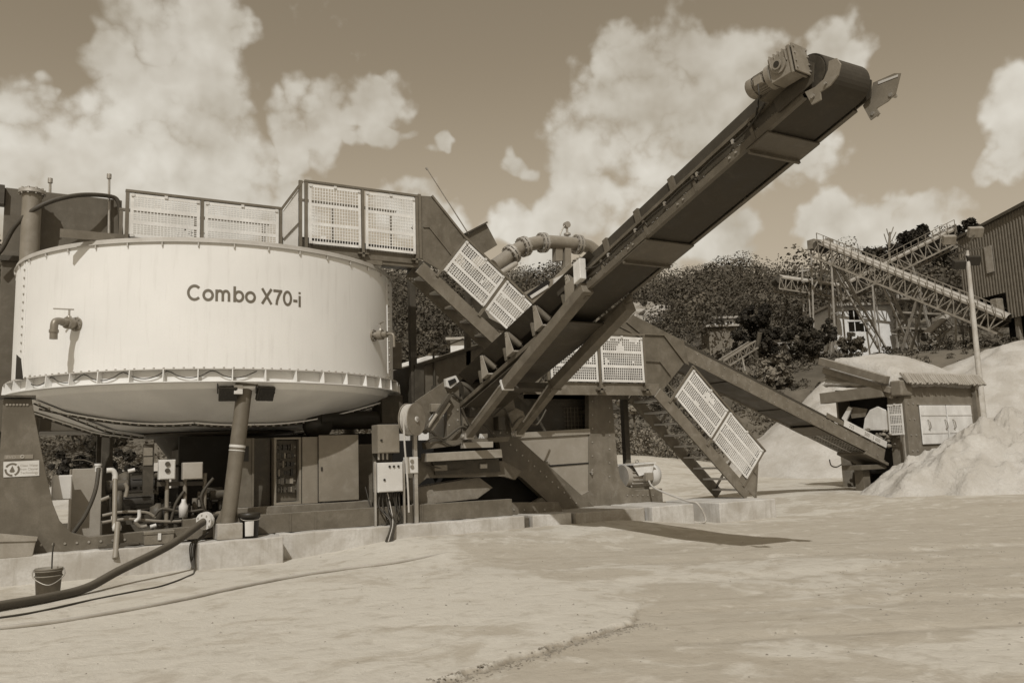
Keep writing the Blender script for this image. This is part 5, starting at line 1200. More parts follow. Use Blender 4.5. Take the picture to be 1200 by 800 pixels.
MB().tube([at(125, 551, Y=12.95), at(132, 551, Y=12.95), at(135, 556, Y=12.95), at(135, 562, Y=12.95)], .035, 12).build('elbow', CREAM, pv_)
MB().cyl(at(135, 560, Y=12.95), at(134, 618, Y=12.7), .032, n=12).build('pipe', PIPEP, pv_); MB().cyl(at(138, 612, Y=12.62), at(135, 654, Y=12.36), .036, n=12).build('outlet', PIPEP, pv_)
p = at(137, 617, Y=12.65); MB().lathe(p, [(.0, -.06), (.055, -.05), (.06, 0), (.04, .05), (0, .06)], 14).build('valve', CREAM, pv_)
pm = thing('pump_set', at(165, 618, Y=13.6), 'dark pumps with white plastic fittings standing in the shade under the tank', 'pump')
def pump(px, py, Y, r, L_):
    c = at(px, py, Y=Y); b = MB().cyl(c, c + V((L_, 0, 0)), r, n=20)
    for k in range(12): a = k * math.pi / 6; b.obox(c + V((L_ / 2, r * math.cos(a), r * math.sin(a))), (L_ * .42, 0, 0), (0, .018 * math.cos(a), .018 * math.sin(a)), (0, -.004 * math.sin(a), .004 * math.cos(a)))
    b.build('motor', BLACK, pm); MB().lathe(c, [(0, -.16), (r * .9, -.15), (r * 1.15, -.06), (r * 1.15, 0), (0, 0)], 20, axis=(1, 0, 0)).build('volute', DARK, pm)
    MB().box(c.x - .1, c.x + L_, Y - r, Y + r, c.z - r - .12, c.z - r).build('base', DARK, pm)
pump(142, 590, 13.5, .17, .42); pump(188, 602, 13.4, .14, .4); pump(150, 570, 14.0, .2, .5)
for pts in ([(146, 566), (149, 572), (147, 582)], [(163, 597), (163, 606), (158, 611)], [(158, 611), (164, 617), (172, 616)], [(176, 617), (183, 615)], [(150, 552), (158, 550)], [(118, 586), (128, 582)]):
    MB().tube([at(a, b, Y=13.0) for a, b in pts], .026, 10, 4).build('white_fitting', CREAM if pts[0][0] in (163, 176, 150) else CAST, pm)
for pts in ([(120, 604), (140, 600), (170, 600), (182, 606)], [(180, 606), (190, 596), (215, 600), (238, 597)], [(240, 600), (236, 580), (250, 560)], [(200, 612), (206, 590), (216, 575)], [(120, 612), (150, 608), (200, 611), (245, 606)]):
    MB().tube([at(a, b, Y=13.1) for a, b in pts], .022, 8, 5).build('small_pipe', random.choice((DARK, PIPEP, HOSE)), pm)
g5 = np.random.default_rng(31)
for k in range(30):
    a = (g5.uniform(122, 292), g5.uniform(562, 612)); b = (a[0] + g5.uniform(-26, 26), a[1] + g5.uniform(-22, 18)); Yk = g5.uniform(13.2, 13.95)
    m_ = (DARK, BLACK, HOSE, PIPEP, BLACK)[k % 5]; pa, pb2 = at(*a, Y=Yk), at(*b, Y=Yk + g5.uniform(-.2, .2)); mid_ = V((pa.x, Yk, pb2.z))
    for p_ in (pa, pb2, mid_): p_.z = max(p_.z, .66)
    MB().tube([pa, pa.lerp(mid_, .8), mid_.lerp(pb2, .2), pb2], float(g5.uniform(.014, .05)), 8, 4).build('shaded_pipe', m_, pm)
for k in range(14):
    c_ = at(g5.uniform(125, 295), g5.uniform(570, 608), Y=float(g5.uniform(13.4, 14.1))); c_.z = max(c_.z, .75); s_ = g5.uniform(.05, .15)
    (MB().cyl(c_ - V((s_, 0, 0)), c_ + V((s_, 0, 0)), s_ * .7, n=14) if k % 2 else MB().obox(c_, (s_, 0, 0), (0, s_ * .7, 0), (0, 0, s_ * .8))).build('valve_body' if k % 2 else 'gear_box', (BLACK, DARK, DARK, CAST)[k % 4], pm, 0 if k % 2 else .01)
p = at(215, 596, Y=13.0); solid('plastic_canister', MB().lathe((p.x, 13.0, p.z - .12), [(0, 0), (.06, 0), (.065, .16), (.03, .22), (.028, .26), (0, .26)], 16), CREAM, 'white plastic canister standing between the pumps', 'canister')
bs_ = thing('sump_tank', (3.0, 14.6, .3), 'dark sump tank under the white tank, its near-black front standing in for shade', 'tank')
MB().box(2.05, 5.6, 14.2, 14.3, .4, 1.9).build('shade_front', mat('shaded_sheet', .02, .7, .1, .1), bs_); MB().box(2.05, 5.6, 14.3, 15.0, .4, 1.7).build('body', DARK, bs_)  # near-black front added to paint the deep shade of the interior
MB().cyl(at(372, 492, Y=13.7), at(440, 492, Y=13.9), .16, n=18).lathe(at(372, 498, Y=13.7), [(0, -.14), (.22, -.12), (.25, 0), (.22, .12), (0, .14)], 20, axis=(0, 1, 0)).build('pump_casing', BLACK, bs_)
MB().box(*bxx(448, 463, 472, 496, 13.7, .5)).build('dark_casing', DARK, bs_, .01)
MB().box(*bxx(420, 520, 440, 590, 13.6, .4)).build('duct', PAINT, bs_, .02)
# hose reel
hr = thing('hose_reel', at(483, 510, Y=12.5), 'grey hose reel disc wound with pale hose beside the control boxes', 'hose reel')
c = at(487, 491, Y=12.42); axr = V((.55, -.83, .0)).normalized()
MB().cyl(c, c + axr * .018, .262, n=40).build('front_disc', CAST, hr); MB().cyl(c - axr * .16, c - axr * .145, .262, n=40).build('rear_disc', CAST, hr)
MB().cyl(c + axr * .018, c + axr * .035, .045, n=20).build('hub_cap', CREAM, hr); MB().cyl(c + axr * .035, c + axr * .05, .02, n=12).build('hub_nut', STEEL, hr)
cw = MB()
for k in range(5): cw.lathe(c - axr * (.13 - k * .028), [(.235 + .014 * math.cos(t_), .014 * math.sin(t_)) for t_ in np.linspace(0, 2 * math.pi, 8, endpoint=False)], 40, axis=axr, close=True)
cw.build('wound_hose', HOSEPALE, hr)
e = axr.cross(V((0, 0, 1))).normalized(); st0 = c - axr * .07 - e * .235 * (1 if e.x > 0 else -1)
MB().tube([st0, st0 + V((.01, 0, -.4)), st0 + V((.05, 0, -1.0)), st0 + V((.07, .02, -1.45))], .016, 8).build('hanging_hose', HOSEPALE, hr)
MB().box(c.x + .02, c.x + .08, 12.56, 12.62, .41, c.z).build('stand', STEEL, hr)
# cables under the control box
for k in range(12):
    a = at(446 + k * 2.0, 577, Y=12.6); b = random.uniform(-.25, .15); dz = random.uniform(.2, .45)
    hose('control_cable', [a, a + V((b * .3, 0, -.2)), a + V((b, -.05, -.35 - dz * .3)), a + V((b * .4 - .1, .08, -.48)), at(425 + k * 3, 560 + (k % 4) * 10, Y=13.1)] if k % 2 else [a, a + V((b * .3, -.02, -.22)), at(458 + k * .6, 612, Y=12.42), at(452 + k * .8, 634, Y=12.25)], .009 if k % 3 else .014, CABLE if k != 4 else HOSEPALE,
         'thin cable hanging in the tangle below the cream three-button control box', 'cable', 6, 5)['group'] = 'cables below the control box'

# ------------------------------------------------------------------ hoses, buckets and loose things in front
sp = at(246, 606, Y=12.5)
hz_ = [at(275, 603, Y=12.75), at(255, 605, Y=12.6), at(240, 610, Y=12.4)]
bh_ = thing('suction_hose', at(150, 660, Z=.2), 'thick black suction hose sagging from the frame to the ground at left', 'hose')
pts = hz_ + [at(200, 638, Y=11.9), at(140, 668, Y=11.3), at(100, 689, Y=10.9), at(50, 705, Y=10.5), at(0, 715, Y=10.2), at(-60, 724, Y=9.9)]
for p in pts[5:]: p.z = max(p.z, gz1(p.x, p.y) + .055)
MB().tube(pts, .050, 14, 8).build('hose', HOSE, bh_)
d_ = (pts[2] - pts[1]).normalized(); cf = MB().cyl(pts[2] - d_ * .05, pts[2] - d_ * .02, .12, n=20).cyl(pts[2] - d_ * .0, pts[2] + d_ * .03, .12, n=20)
for k in range(8): a = k * math.pi / 4; s_ = d_.orthogonal().normalized(); u_ = d_.cross(s_); cf.bolt(pts[2] - d_ * .07 + s_ * (.1 * math.cos(a)) + u_ * (.1 * math.sin(a)), d_, .012, .12)
cf.build('flange', CREAM, bh_); MB().cyl(pts[0], pts[1], .075, n=14).build('spigot', PIPEP, bh_)
def lay(pxs, r, lift=0.0):
    out = []
    for a, b in pxs:
        p = at(a, b, Z=0.05)
        for _ in range(4): p = at(a, b, Z=gz1(p.x, p.y) + r * .7 + lift)
        out.append(p)
    return out
hose('dusty_hose', lay([(-30, 738), (60, 729), (140, 716), (200, 705), (260, 692), (330, 678), (400, 667), (470, 658), (540, 645), (590, 634)], .02), .020, ROPE, 'long dusty hose lying across the pale ground in front of the plinth')
hose('thin_cable', lay([(-20, 726), (40, 717), (100, 704), (150, 694), (190, 686), (222, 674)], .012) + [at(228, 668, Y=12.1), at(228, 648, Y=12.33), at(232, 632, Y=12.36), at(246, 622, Y=12.4)], .011, CABLE, 'thin cable running from the ground up beside the leg pad', 'cable')
for k in range(3):
    hose('thin_cable', [at(252, 610 + k, Y=12.5), at(238 - k, 630, Y=12.38), at(224 + k * 2, 636, Y=12.3), at(223 + k * 2, 652, Y=12.25), at(226 + k, 666, Y=12.15)], .010, CABLE, 'looped thin cable hanging in the gap beside the leg pad', 'cable', 6)['group'] = 'looped cables beside the leg pad'
def bucket(name, px, py, Z, r, h, m_, label, band=None):
    p = at(px, py, Z=Z); t_ = thing(name, p, label, 'bucket')
    MB().lathe(p, [(0, 0), (r * .86, 0), (r, h), (r * 1.03, h), (r * 1.03, h - .02), (r * .97, h - .02), (r * .83, .015), (0, .015)], 28).build('body', m_, t_)
    for zz in (.72, .9): MB().lathe(p + V((0, 0, h * zz)), [(r * .97, -.008), (r * 1.04, -.006), (r * 1.04, .006), (r * .98, .008)], 28).build('rib', m_, t_)
    return t_, p
t_, p = bucket('bucket', 56, 698, .03, .14, .31, mat('dusty_bucket', .16, .7, .3, .12), 'dusty brown bucket standing on the ground against the left plinth')
MB().tube([p + V((-.15, 0, .30)), p + V((-.15, -.10, .22)), p + V((0, -.19, .14)), p + V((.15, -.10, .22)), p + V((.15, 0, .30))], .006, 6).build('handle', STEEL, t_)
MB().tube([p + V((.03, 0, .2)), p + V((.03, .02, .45)), p + V((.04, .03, .58))], .008, 6).build('stick', CABLE, t_)
p = at(292, 630, Y=12.35); t_ = thing('pail', (p.x, 12.35, .402), 'black pail with a white label on the concrete pad', 'pail')
p = V((p.x, 12.35, .402)); MB().lathe(p, [(0, 0), (.12, 0), (.135, .28), (.15, .28), (.15, .34), (.14, .345), (0, .345)], 28).build('body', BLACK, t_)
MB().lathe(p, [(.1265, .03), (.138, .235)], 14, a0=R(-128), a1=R(-76)).build('paper_label', CREAM, t_); MB().tube([p + V((-.14, 0, .3)), p + V((-.1, -.12, .25)), p + V((.1, -.12, .25)), p + V((.14, 0, .3))], .005, 6).build('handle', STEEL, t_)
tb_ = thing('tool_box', at(187, 640, Y=12.42), 'old brown tool box with a pale latch on the edge of the plinth', 'tool box')
a = bxx(169, 626, 204, 639, 12.44, .22); zz0 = .395
MB().box(a[0], a[1], 12.44, 12.62, zz0, zz0 + .13).build('body', mat('old_box', .14, .7, .3, .2), tb_, .01); MB().box(a[0] - .01, a[1] + .01, 12.43, 12.615, zz0 + .132, zz0 + .18).build('lid', MATS['old_box'], tb_, .012)
MB().box((a[0] + a[1]) / 2 - .02, (a[0] + a[1]) / 2 + .02, 12.42, 12.44, zz0 + .06, zz0 + .15).build('latch', CREAM, tb_)
a, b = at(116, 640, Y=12.42), at(168, 636, Y=12.42); solid('scrap_bar', MB().beam((a.x, 12.46, .41), (b.x, 12.5, .42), .06, .03).beam((a.x + .1, 12.52, .43), (b.x - .05, 12.44, .435), .03, .025), DARK, 'dark scrap bars lying along the edge of the left plinth', 'scrap metal')
# sticker on the support column
st = thing('column_sticker', at(25, 558, Y=12.6), 'white sticker with a round drop logo on the trapezoid support column', 'sticker')
a = bxx(4, 539, 46, 558, 12.611, .006); MB().xzp([xz(4, 541, 12.612), xz(46, 539, 12.612), xz(46, 557, 12.612), xz(4, 559, 12.612)], 12.610, 12.616).build('sheet', CREAM, st)
lc = at(14.3, 550, Y=12.606); lo = MB()
for k in range(3): lo.lathe((lc.x, 12.608, lc.z), [(.062, -.001), (.085, -.001), (.085, .001), (.062, .001)], 14, axis=(0, 1, 0), a0=k * 2.094 + .2, a1=k * 2.094 + 1.95, close=True, smooth=False)
lo.xzp([(lc.x - .03, lc.z - .018), (lc.x - .018, lc.z - .034), (lc.x + .018, lc.z - .034), (lc.x + .03, lc.z - .018), (lc.x, lc.z + .05)], 12.606, 12.609); lo.build('logo', mat('logo_ink', .12, .6, 0, .02, bump=0), st)
for k, s_ in enumerate(('Clean Water', 'from Cleaner', 'Technology')): q = at(23.5, 546.6 + k * 4.2, Y=12.607); flat_text(s_, .043, (q.x, 12.608, q.z), X_, Z_, width=.205).build('lettering', mat('faint_ink', .30, .6, 0, .02, bump=0), st)
q = at(5, 538, Y=12.61); s2 = thing('embossed_plate', q, 'small grey embossed plate reading EVO above the white sticker', 'plate')
MB().box(q.x, q.x + .32, 12.611, 12.616, q.z, q.z + .055).build('sheet', mat('faded_plate', .21, .6, .1, .05), s2); flat_text('EVO', .055, (q.x + .02, 12.609, q.z + .008), X_, Z_).build('lettering', mat('plate_ink', .33, .6, 0, .02, bump=0), s2)
MB().lathe((q.x + .20, 12.608, q.z + .028), [(.012, -.001), (.026, -.001), (.026, .001), (.012, .001)], 16, axis=(0, 1, 0), close=True).build('ring_mark', MATS['plate_ink'], s2)

# ------------------------------------------------------------------ background: shed, lamp post, plant conveyors, houses
sh = thing('corrugated_shed', at(1160, 380, D=52), 'tall dark corrugated shed at the right edge of the picture', 'shed')
SA = at(1122, 300, D=54); SB = at(1235, 300, D=47); su = V((SB.x - SA.x, SB.y - SA.y, 0)).normalized(); sn = su.cross(V((0, 0, 1))).normalized()
if sn.dot(V((FW[0], FW[1], 0))) > 0: sn = -sn
def sw(px, py):
    """point of the shed's front wall plane"""
    r = V(ray(px, py)); c = V(CAM); t = (SA - c).dot(sn) / r.dot(sn); p = c + r * t; return (p - SA).dot(su), p.z
u0, zt0 = sw(1122, 281); u1, zt1 = sw(1200, 241); zb = sw(1160, 378)[1]; slope = (zt1 - zt0) / (u1 - u0); uend = u0 + (u1 - u0) * 2.6
def ztop(u): return zt0 + slope * (u - u0)
oa = sw(1151, 352); ob_ = sw(1180, 374); o0, o1 = oa[0], ob_[0]; oz0, oz1 = zb - .01, sw(1165, 346)[1]
cor = MB(); pit = .22; k = 0; u = u0
while u < uend:                                   # each corrugation is a ridge of its own in the sheet
    un = u + pit; segs = [(zb - .0, min(ztop(u), ztop(un)))]
    if u < o1 and un > o0: segs = [(oz1, min(ztop(u), ztop(un)))]
    for za, zc in segs:
        p = [(u, 0), (u + pit * .3, .07), (u + pit * .6, .07), (u + pit * .9, 0), (un, 0)]
        for (a, ha), (b, hb) in zip(p[:-1], p[1:]):
            cor.add([SA + su * a + sn * ha + V((0, 0, za - SA.z)), SA + su * b + sn * hb + V((0, 0, za - SA.z)), SA + su * b + sn * hb + V((0, 0, zc - SA.z)), SA + su * a + sn * ha + V((0, 0, zc - SA.z))], [(0, 1, 2, 3)])
    u = un
cor.build('front_cladding', SHEDM, sh)
def shq(u, z, n=0): return SA + su * u + sn * n + V((0, 0, z - SA.z))
DEP = 26
MB().prism([(u0 - .1, ztop(u0) - .05), (uend, ztop(uend) - .05), (uend, ztop(uend) + .25), (u0 - .4, ztop(u0) + .05)], shq(0, 0, .25) - V((0, 0, 0)), su, Z_, sn, -DEP).build('roof', mat('dark_roof_sheet', .07, .6, .2, .1), sh)
MB().prism([(0, zb), (DEP, zb), (DEP, ztop(u0)), (0, ztop(u0))], shq(u0, 0, -.02), -sn, Z_, su, .1).build('side_cladding', SHEDM, sh)
MB().prism([(0, 0), (DEP, 0), (DEP, zt0), (0, zt0)], shq(uend, 0, -.02), -sn, Z_, su, .1).build('side_cladding', SHEDM, sh)
MB().prism([(u0 + .2, zb - 4), (uend, zb - 4), (uend, ztop(u0)), (u0 + .2, ztop(u0))], shq(0, 0, -3.0), su, Z_, sn, -.1).build('inner_back', HOLE, sh)  # near-black sheet painting the shade inside the shed
a, b = sw(1155, 290), sw(1167, 318); MB().prism([(a[0], b[1]), (b[0], b[1]), (b[0], a[1]), (a[0], a[1])], shq(0, 0, .10), su, Z_, sn, .03).build('translucent_sheet', mat('pale_rooflight', .30, .5, .1, .1), sh)
for u in np.arange(u0 + .1, uend, 3.6): MB().beam(shq(u, gz1(0, 0) - 1, -.25), shq(u, ztop(u) - .2, -.25), .25, .25, sn).build('frame_column', RUST, sh)
q = [sw(1150, 372), sw(1182, 372)]; MB().beam(shq(q[0][0], q[0][1], .5), shq(q[1][0], q[1][1], .5), 1.2, .15).build('loading_ledge', RUST, sh)
for px in (1151, 1156, 1162, 1168, 1174, 1181): q = sw(px, 372); MB().beam(shq(q[0], q[1], 1.0), shq(q[0], q[1] + .8, 1.0), .06, .06, sn).build('ledge_post', TRUSSP, sh)
mk = thing('pale_machine', shq(sw(1168, 372)[0], sw(1168, 372)[1], .3), 'small pale machine standing in the opening of the corrugated shed', 'machine')
for (px, py, w_, h_) in ((1159, 366, .55, .5), (1172, 366, .4, .9), (1173, 355, .25, .5)):
    q = sw(px, py); MB().obox(shq(q[0], q[1], .3), su * w_, sn * .25, V((0, 0, h_ * .5))).build('casing', CAST, mk, .04)

# lamp post with floodlights
lb = at(1151, 492, Y=18.6); ltp = at(1133, 292, X=lb.x); zg = gz1(lb.x, lb.y)
lp_ = thing('lamp_post', (lb.x, lb.y, .2), 'slender pale lamp post with several floodlights at right', 'lamp post')
top = at(1133, 294, Y=lb.y + .2); MB().cyl((lb.x + .05, lb.y, -.2), top, .13, .075, 14).build('pole', mat('lamp_pole_paint', .40, .5, .15, .1), lp_)
MB().cyl(V((lb.x, lb.y, 0)) + V((0, 0, lb.z - 1.9)), V((lb.x, lb.y, lb.z)) + V((0, 0, .9)), .16, n=14).build('lower_sleeve', MATS['lamp_pole_paint'], lp_)
MB().beam(top + V((-.55, .3, -.15)), top + V((.55, -.3, .12)), .08, .08).build('cross_arm', DARK, lp_)
for px, py, w_ in ((1112, 281, .27), (1143, 272, .32), (1124, 310, .26), (1140, 305, .30)):
    c = at(px, py, Y=lb.y + .1); fo = MB().obox(c, V((.8, -.45, 0)).normalized() * w_ * .9, V((-.3, -.6, -.5)).normalized() * .10, V((-.2, -.35, .8)).normalized() * w_ * .62).build('floodlight', BLACK if py > 290 else CAST, lp_, .03)
    MB().beam(c, top + V((0, 0, .05)), .04, .04).build('lamp_arm', DARK, lp_)

def truss(name, a, b, wid, hgt, label, m_=RUST, bays=14, rail=True, cover=True, legs=()):
    a, b = V(a), V(b); t_ = thing(name, a, label, 'conveyor'); d = (b - a); L = d.length; d.normalize(); s_ = d.cross(V((0, 0, 1))).normalized(); u_ = s_.cross(d)
    r_ = max(.05, hgt * .075)
    for sg in (-1, 1):
        o_ = s_ * (wid / 2 * sg)
        for k in (0, 1): MB().beam(a + o_ + u_ * (hgt * k), b + o_ + u_ * (hgt * k), r_ * 1.6, r_ * 1.8).build('chord', m_, t_)
        lat = MB()
        for k in range(bays):
            p = a + d * (L * k / bays) + o_; q = a + d * (L * (k + 1) / bays) + o_
            lat.beam(p, p + u_ * hgt, r_, r_)
            lat.beam(p if k % 2 else p + u_ * hgt, q + u_ * hgt if k % 2 else q, r_ * .8, r_ * .8)
        lat.build('lattice', m_, t_)
        if rail:
            rl = MB()
            for k in range(0, bays + 1): p = a + d * (L * k / bays) + o_ * 1.25 + u_ * hgt; rl.beam(p, p + V((0, 0, hgt * .75)), r_ * .6, r_ * .6)
            rl.beam(a + o_ * 1.25 + u_ * hgt + V((0, 0, hgt * .75)), b + o_ * 1.25 + u_ * hgt + V((0, 0, hgt * .75)), r_ * .6, r_ * .6).build('handrail', m_, t_)
    MB().beam(a + u_ * (hgt * .9), b + u_ * (hgt * .9), wid * .8, .06).build('belt', DARK, t_)
    if cover:
        n_ = 7; cvs = []
        for p in (a, b):
            for k in range(n_): an = math.pi * k / (n_ - 1); cvs.append(p + u_ * (hgt * 1.02) + s_ * (wid * .5 * math.cos(an)) + u_ * (wid * .30 * math.sin(an)))
        MB().add(cvs, [(k, k + 1, n_ + k + 1, n_ + k) for k in range(n_ - 1)], True).build('hood', ROOF, t_)
    for u, foot in legs:
        p = a + d * (L * u); f = V(foot)
        for sg in (-1, 1): MB().beam(p + s_ * (wid / 2 * sg), f + s_ * (wid * .7 * sg), r_ * 1.7, r_ * 1.7).build('trestle_leg', TRUSSP, t_)
        tr = MB()
        for k in (.3, .6): tr.beam(p.lerp(f, k) - s_ * wid * .6, p.lerp(f, k) + s_ * wid * .6, r_, r_)
        tr.beam(p + s_ * wid * .5, p.lerp(f, .6) - s_ * wid * .6, r_, r_).build('trestle_brace', TRUSSP, t_)
    MB().cyl(a + u_ * hgt * .85 - s_ * wid * .5, a + u_ * hgt * .85 + s_ * wid * .5, hgt * .35, n=14).build('end_drum', DARK, t_)
    return t_
DB = 58
truss('plant_conveyor', at(956, 302, D=DB), at(1172, 392, D=DB - 8), 1.3, .95, 'longest distant truss conveyor sloping down to the right past the lamp post', bays=24,
      legs=((.12, at(1035, 410, D=DB)), (.12, at(985, 405, D=DB)), (.42, at(1070, 405, D=DB - 2)), (.60, at(1062, 412, D=DB - 3)), (.80, at(1125, 402, D=DB - 5))))
truss('plant_conveyor', at(982, 356, D=DB + 4), at(1128, 284, D=DB), 1.1, .9, 'distant truss conveyor climbing right into the top of the corrugated shed', bays=18, legs=((.30, at(1030, 405, D=DB + 3)), (.62, at(1090, 385, D=DB + 2))))
truss('plant_conveyor', at(910, 340, D=DB + 2), at(992, 352, D=DB + 2), 1.1, .8, 'short nearly level distant conveyor sticking out left above the trees', bays=12, rail=False, legs=((.42, at(948, 410, D=DB + 2)), (.8, at(975, 412, D=DB + 2))))
truss('plant_conveyor', at(1092, 402, D=DB - 4), at(1118, 380, D=DB - 4), .9, .6, 'small distant conveyor low down under the long sloping one', bays=6, rail=False, legs=((.5, at(1104, 412, D=DB - 4)),))
truss('plant_conveyor', at(846, 432, D=50), at(884, 408, D=52), .55, .45, 'small distant truss conveyor below the trees, left of the sand bank', m_=RUST, bays=8, rail=False, cover=False, legs=((.5, at(868, 440, D=51)),))
truss('pipe_bridge', at(905, 416, D=56), at(966, 413, D=56), .5, .75, 'low pale lattice bridge beneath the dark trees', m_=TRUSSP, bays=8, rail=False, cover=False, legs=((.2, at(918, 436, D=56)), (.75, at(950, 436, D=56))))['category'] = 'bridge'
# drive house and stair tower at the head of the long conveyor
hd_ = thing('conveyor_head_frame', at(958, 360, D=DB), 'rickety head frame with drive gear at the top of the long distant conveyor', 'frame')
for a, b in (((950, 285), (952, 340)), ((962, 283), (962, 340)), ((975, 285), (975, 330)), ((946, 292), (980, 290)), ((948, 318), (980, 318)), ((952, 340), (976, 300)), ((940, 330), (940, 312)), ((936, 318), (952, 316)), ((952, 340), (954, 412)), ((976, 300), (974, 412))):
    MB().beam(at(*a, D=DB + .8), at(*b, D=DB + .8), .10, .10).build('member', TRUSSP, hd_)
for px, py, w_, h_ in ((955, 287, .45, .35), (966, 291, .5, .3), (971, 284, .3, .25)): c = at(px, py, D=DB + .8); MB().obox(c, (w_, 0, 0), (0, w_ * .7, 0), (0, 0, h_)).build('drive_unit', RUST, hd_, .05)
# screening tower clutter between the conveyors
sc = thing('screening_tower', at(1060, 410, D=DB + 3), 'tangle of pale steel decks and posts behind the long distant conveyor', 'tower')
for px in (1052, 1062, 1076, 1090): MB().beam(at(px, 345, D=DB + 3), at(px, 412, D=DB + 3), .14, .14).build('post', TRUSSP, sc)
for py in (352, 368, 386): MB().beam(at(1050, py, D=DB + 3), at(1096, py + 2, D=DB + 3), 1.6, .14).build('deck', RUST, sc)
for k in range(16): a = (1050 + random.random() * 46, 348 + random.random() * 50); MB().beam(at(*a, D=DB + 2.6), at(a[0] + random.uniform(-16, 16), a[1] + random.uniform(-14, 14), D=DB + 3.2), .07, .07).build('brace', TRUSSP, sc)
def house(name, px0, py0, px1, py1, D, m_, label, roof=None, wins=(), depth=5):
    a, b = at(px0, py1, D=D), at(px1, py0, D=D); t_ = thing(name, (a + at(px1, py1, D=D)) / 2, label, 'building'); u_ = V((RT[0], RT[1], 0)).normalized(); f_ = V((FW[0], FW[1], 0)).normalized(); w_ = (b - a).dot(u_); h_ = b.z - a.z
    MB().prism([(0, -3), (w_, -3), (w_, h_), (0, h_)], a, u_, Z_, f_, depth).build('wall', m_, t_, .02)
    rf = MB(); rf.prism([(-.3, h_), (w_ + .3, h_), (w_ + .3, h_ + .18), (-.3, h_ + .18)], a - f_ * .4, u_, Z_, f_, depth + .8); rf.build('roof', roof or ROOF, t_)
    for (x0, y0, x1, y1) in wins:
        p, q = at(x0, y1, D=D), at(x1, y0, D=D); ua, ub = (p - a).dot(u_), (q - a).dot(u_); za, zb_ = p.z - a.z, q.z - a.z
        wn = MB().prism([(ua, za), (ub, za), (ub, zb_), (ua, zb_)], a - f_ * .02, u_, Z_, f_, .06).build('window', GLASS, t_)
        MB().prism([(ua - .06, zb_), (ub + .06, zb_), (ub + .06, zb_ + .08), (ua - .06, zb_ + .08)], a - f_ * .06, u_, Z_, f_, .05).build('lintel', m_, wn); MB().prism([((ua + ub) / 2 - .03, za), ((ua + ub) / 2 + .03, za), ((ua + ub) / 2 + .03, zb_), ((ua + ub) / 2 - .03, zb_)], a - f_ * .03, u_, Z_, f_, .02).build('mullion', HOUSEW, wn)
    return t_
house('white_building', 978, 356, 1048, 405, 62, HOUSEW, 'white building with dark windows behind the distant conveyors', wins=((997, 362, 1008, 374), (996, 376, 1010, 388), (1010, 378, 1018, 388)))
house('hillside_house', 838, 373, 860, 386, 74, HOUSEW, 'small pale house half hidden in the hillside trees', wins=((841, 376, 849, 380), (852, 376, 858, 380)))
house('hillside_shed', 832, 382, 862, 412, 73, mat('dull_shed_sheet', .16, .7, .1, .1), 'plain brown shed just below the small pale hillside house', depth=3)
house('hillside_hut', 528, 398, 545, 412, 60, HOUSEW, 'tiny pale hut seen between the tank and the upper staircase', depth=3)
# bare rock face on the hill
rk = MB(); NX, NY = 26, 16; P0 = []
for j in range(NY):
    for k in range(NX):
        px = 734 + 44 * k / (NX - 1); py = 362 + 24 * j / (NY - 1) + 4 * float(fbm(np.array([k * .3]), np.array([j * .1]), 3)[0]); P0.append(at(px, py, D=88 + 5.0 * float(fbm(np.array([k * .35]), np.array([j * .35]), 8, 4)[0]) + .25 * (NY - j)))
rk.add(P0, [(j * NX + k, j * NX + k + 1, (j + 1) * NX + k + 1, (j + 1) * NX + k) for j in range(NY - 1) for k in range(NX - 1)]); ro = solid('rock_face', rk, mat('pale_rock', .30, .9, .1, .25, bump=.8, bdist=.2, scale=.6, fine=4), 'pale bare rock face on the wooded hill behind the machine', 'rock face')
m2 = ro.modifiers.new('thick', 'SOLIDIFY'); m2.thickness = .8; m2.offset = -1

# ------------------------------------------------------------------ trees
def tree(name, base, H, crown, label, leafm, leaf=.16, per=120, seed=1, trunk_r=.16, limbs=6, group=None):
    g = np.random.default_rng(seed); base = V(base); t_ = thing(name, base, label, 'tree', group)
    tr = MB(); tr.tube([base - V((0, 0, .4)), base + V((g.normal() * .1, g.normal() * .1, H * .35)), base + V((g.normal() * .25, g.normal() * .25, H * .7))], trunk_r, 8, 4)
    cen, rad_ = [], []
    for (dx, dz, r) in crown:
        rt2 = V((RT[0], RT[1], 0)).normalized(); f2 = V((FW[0], FW[1], 0)).normalized(); n_ = max(6, int(r * 16))
        for k in range(n_):
            o = g.normal(size=3) * r * .50; c = base + rt2 * (dx + o[0]) + f2 * o[1] + V((0, 0, dz + o[2] * .9)); cen.append(tuple(c)); rad_.append(r * g.uniform(.18, .44))
    for k in range(limbs):
        c = V(cen[g.integers(len(cen))]); s0 = base + V((0, 0, H * g.uniform(.25, .55))); tr.tube([s0, s0.lerp(c, .5) + V((0, 0, .15)), c], trunk_r * .35, 6, 3)
    tr.build('trunk', BARK, t_); quads('crown', leaf_cloud(cen, rad_, per, leaf, .9, seed), leafm, t_)
    return t_
def px2m(px, D): return px * D / FPX
def img_tree(px, py_base, D, blobs, label, leafm=LEAFD, **kw):
    b = at(px, py_base, D=D); cr_ = [(px2m(x - px, D), px2m(py_base - y, D), px2m(r, D)) for x, y, r in blobs]
    return tree('tree', b, px2m(py_base - min(y for _, y, _ in blobs), D), cr_, label, leafm, **kw)
img_tree(888, 448, 55, [(888, 380, 15), (872, 390, 14), (900, 372, 13), (895, 402, 17), (876, 410, 12), (908, 393, 13), (886, 366, 9)], 'dense dark tree left of the distant conveyors, the left one of a pair', leaf=.10, per=110, seed=2)
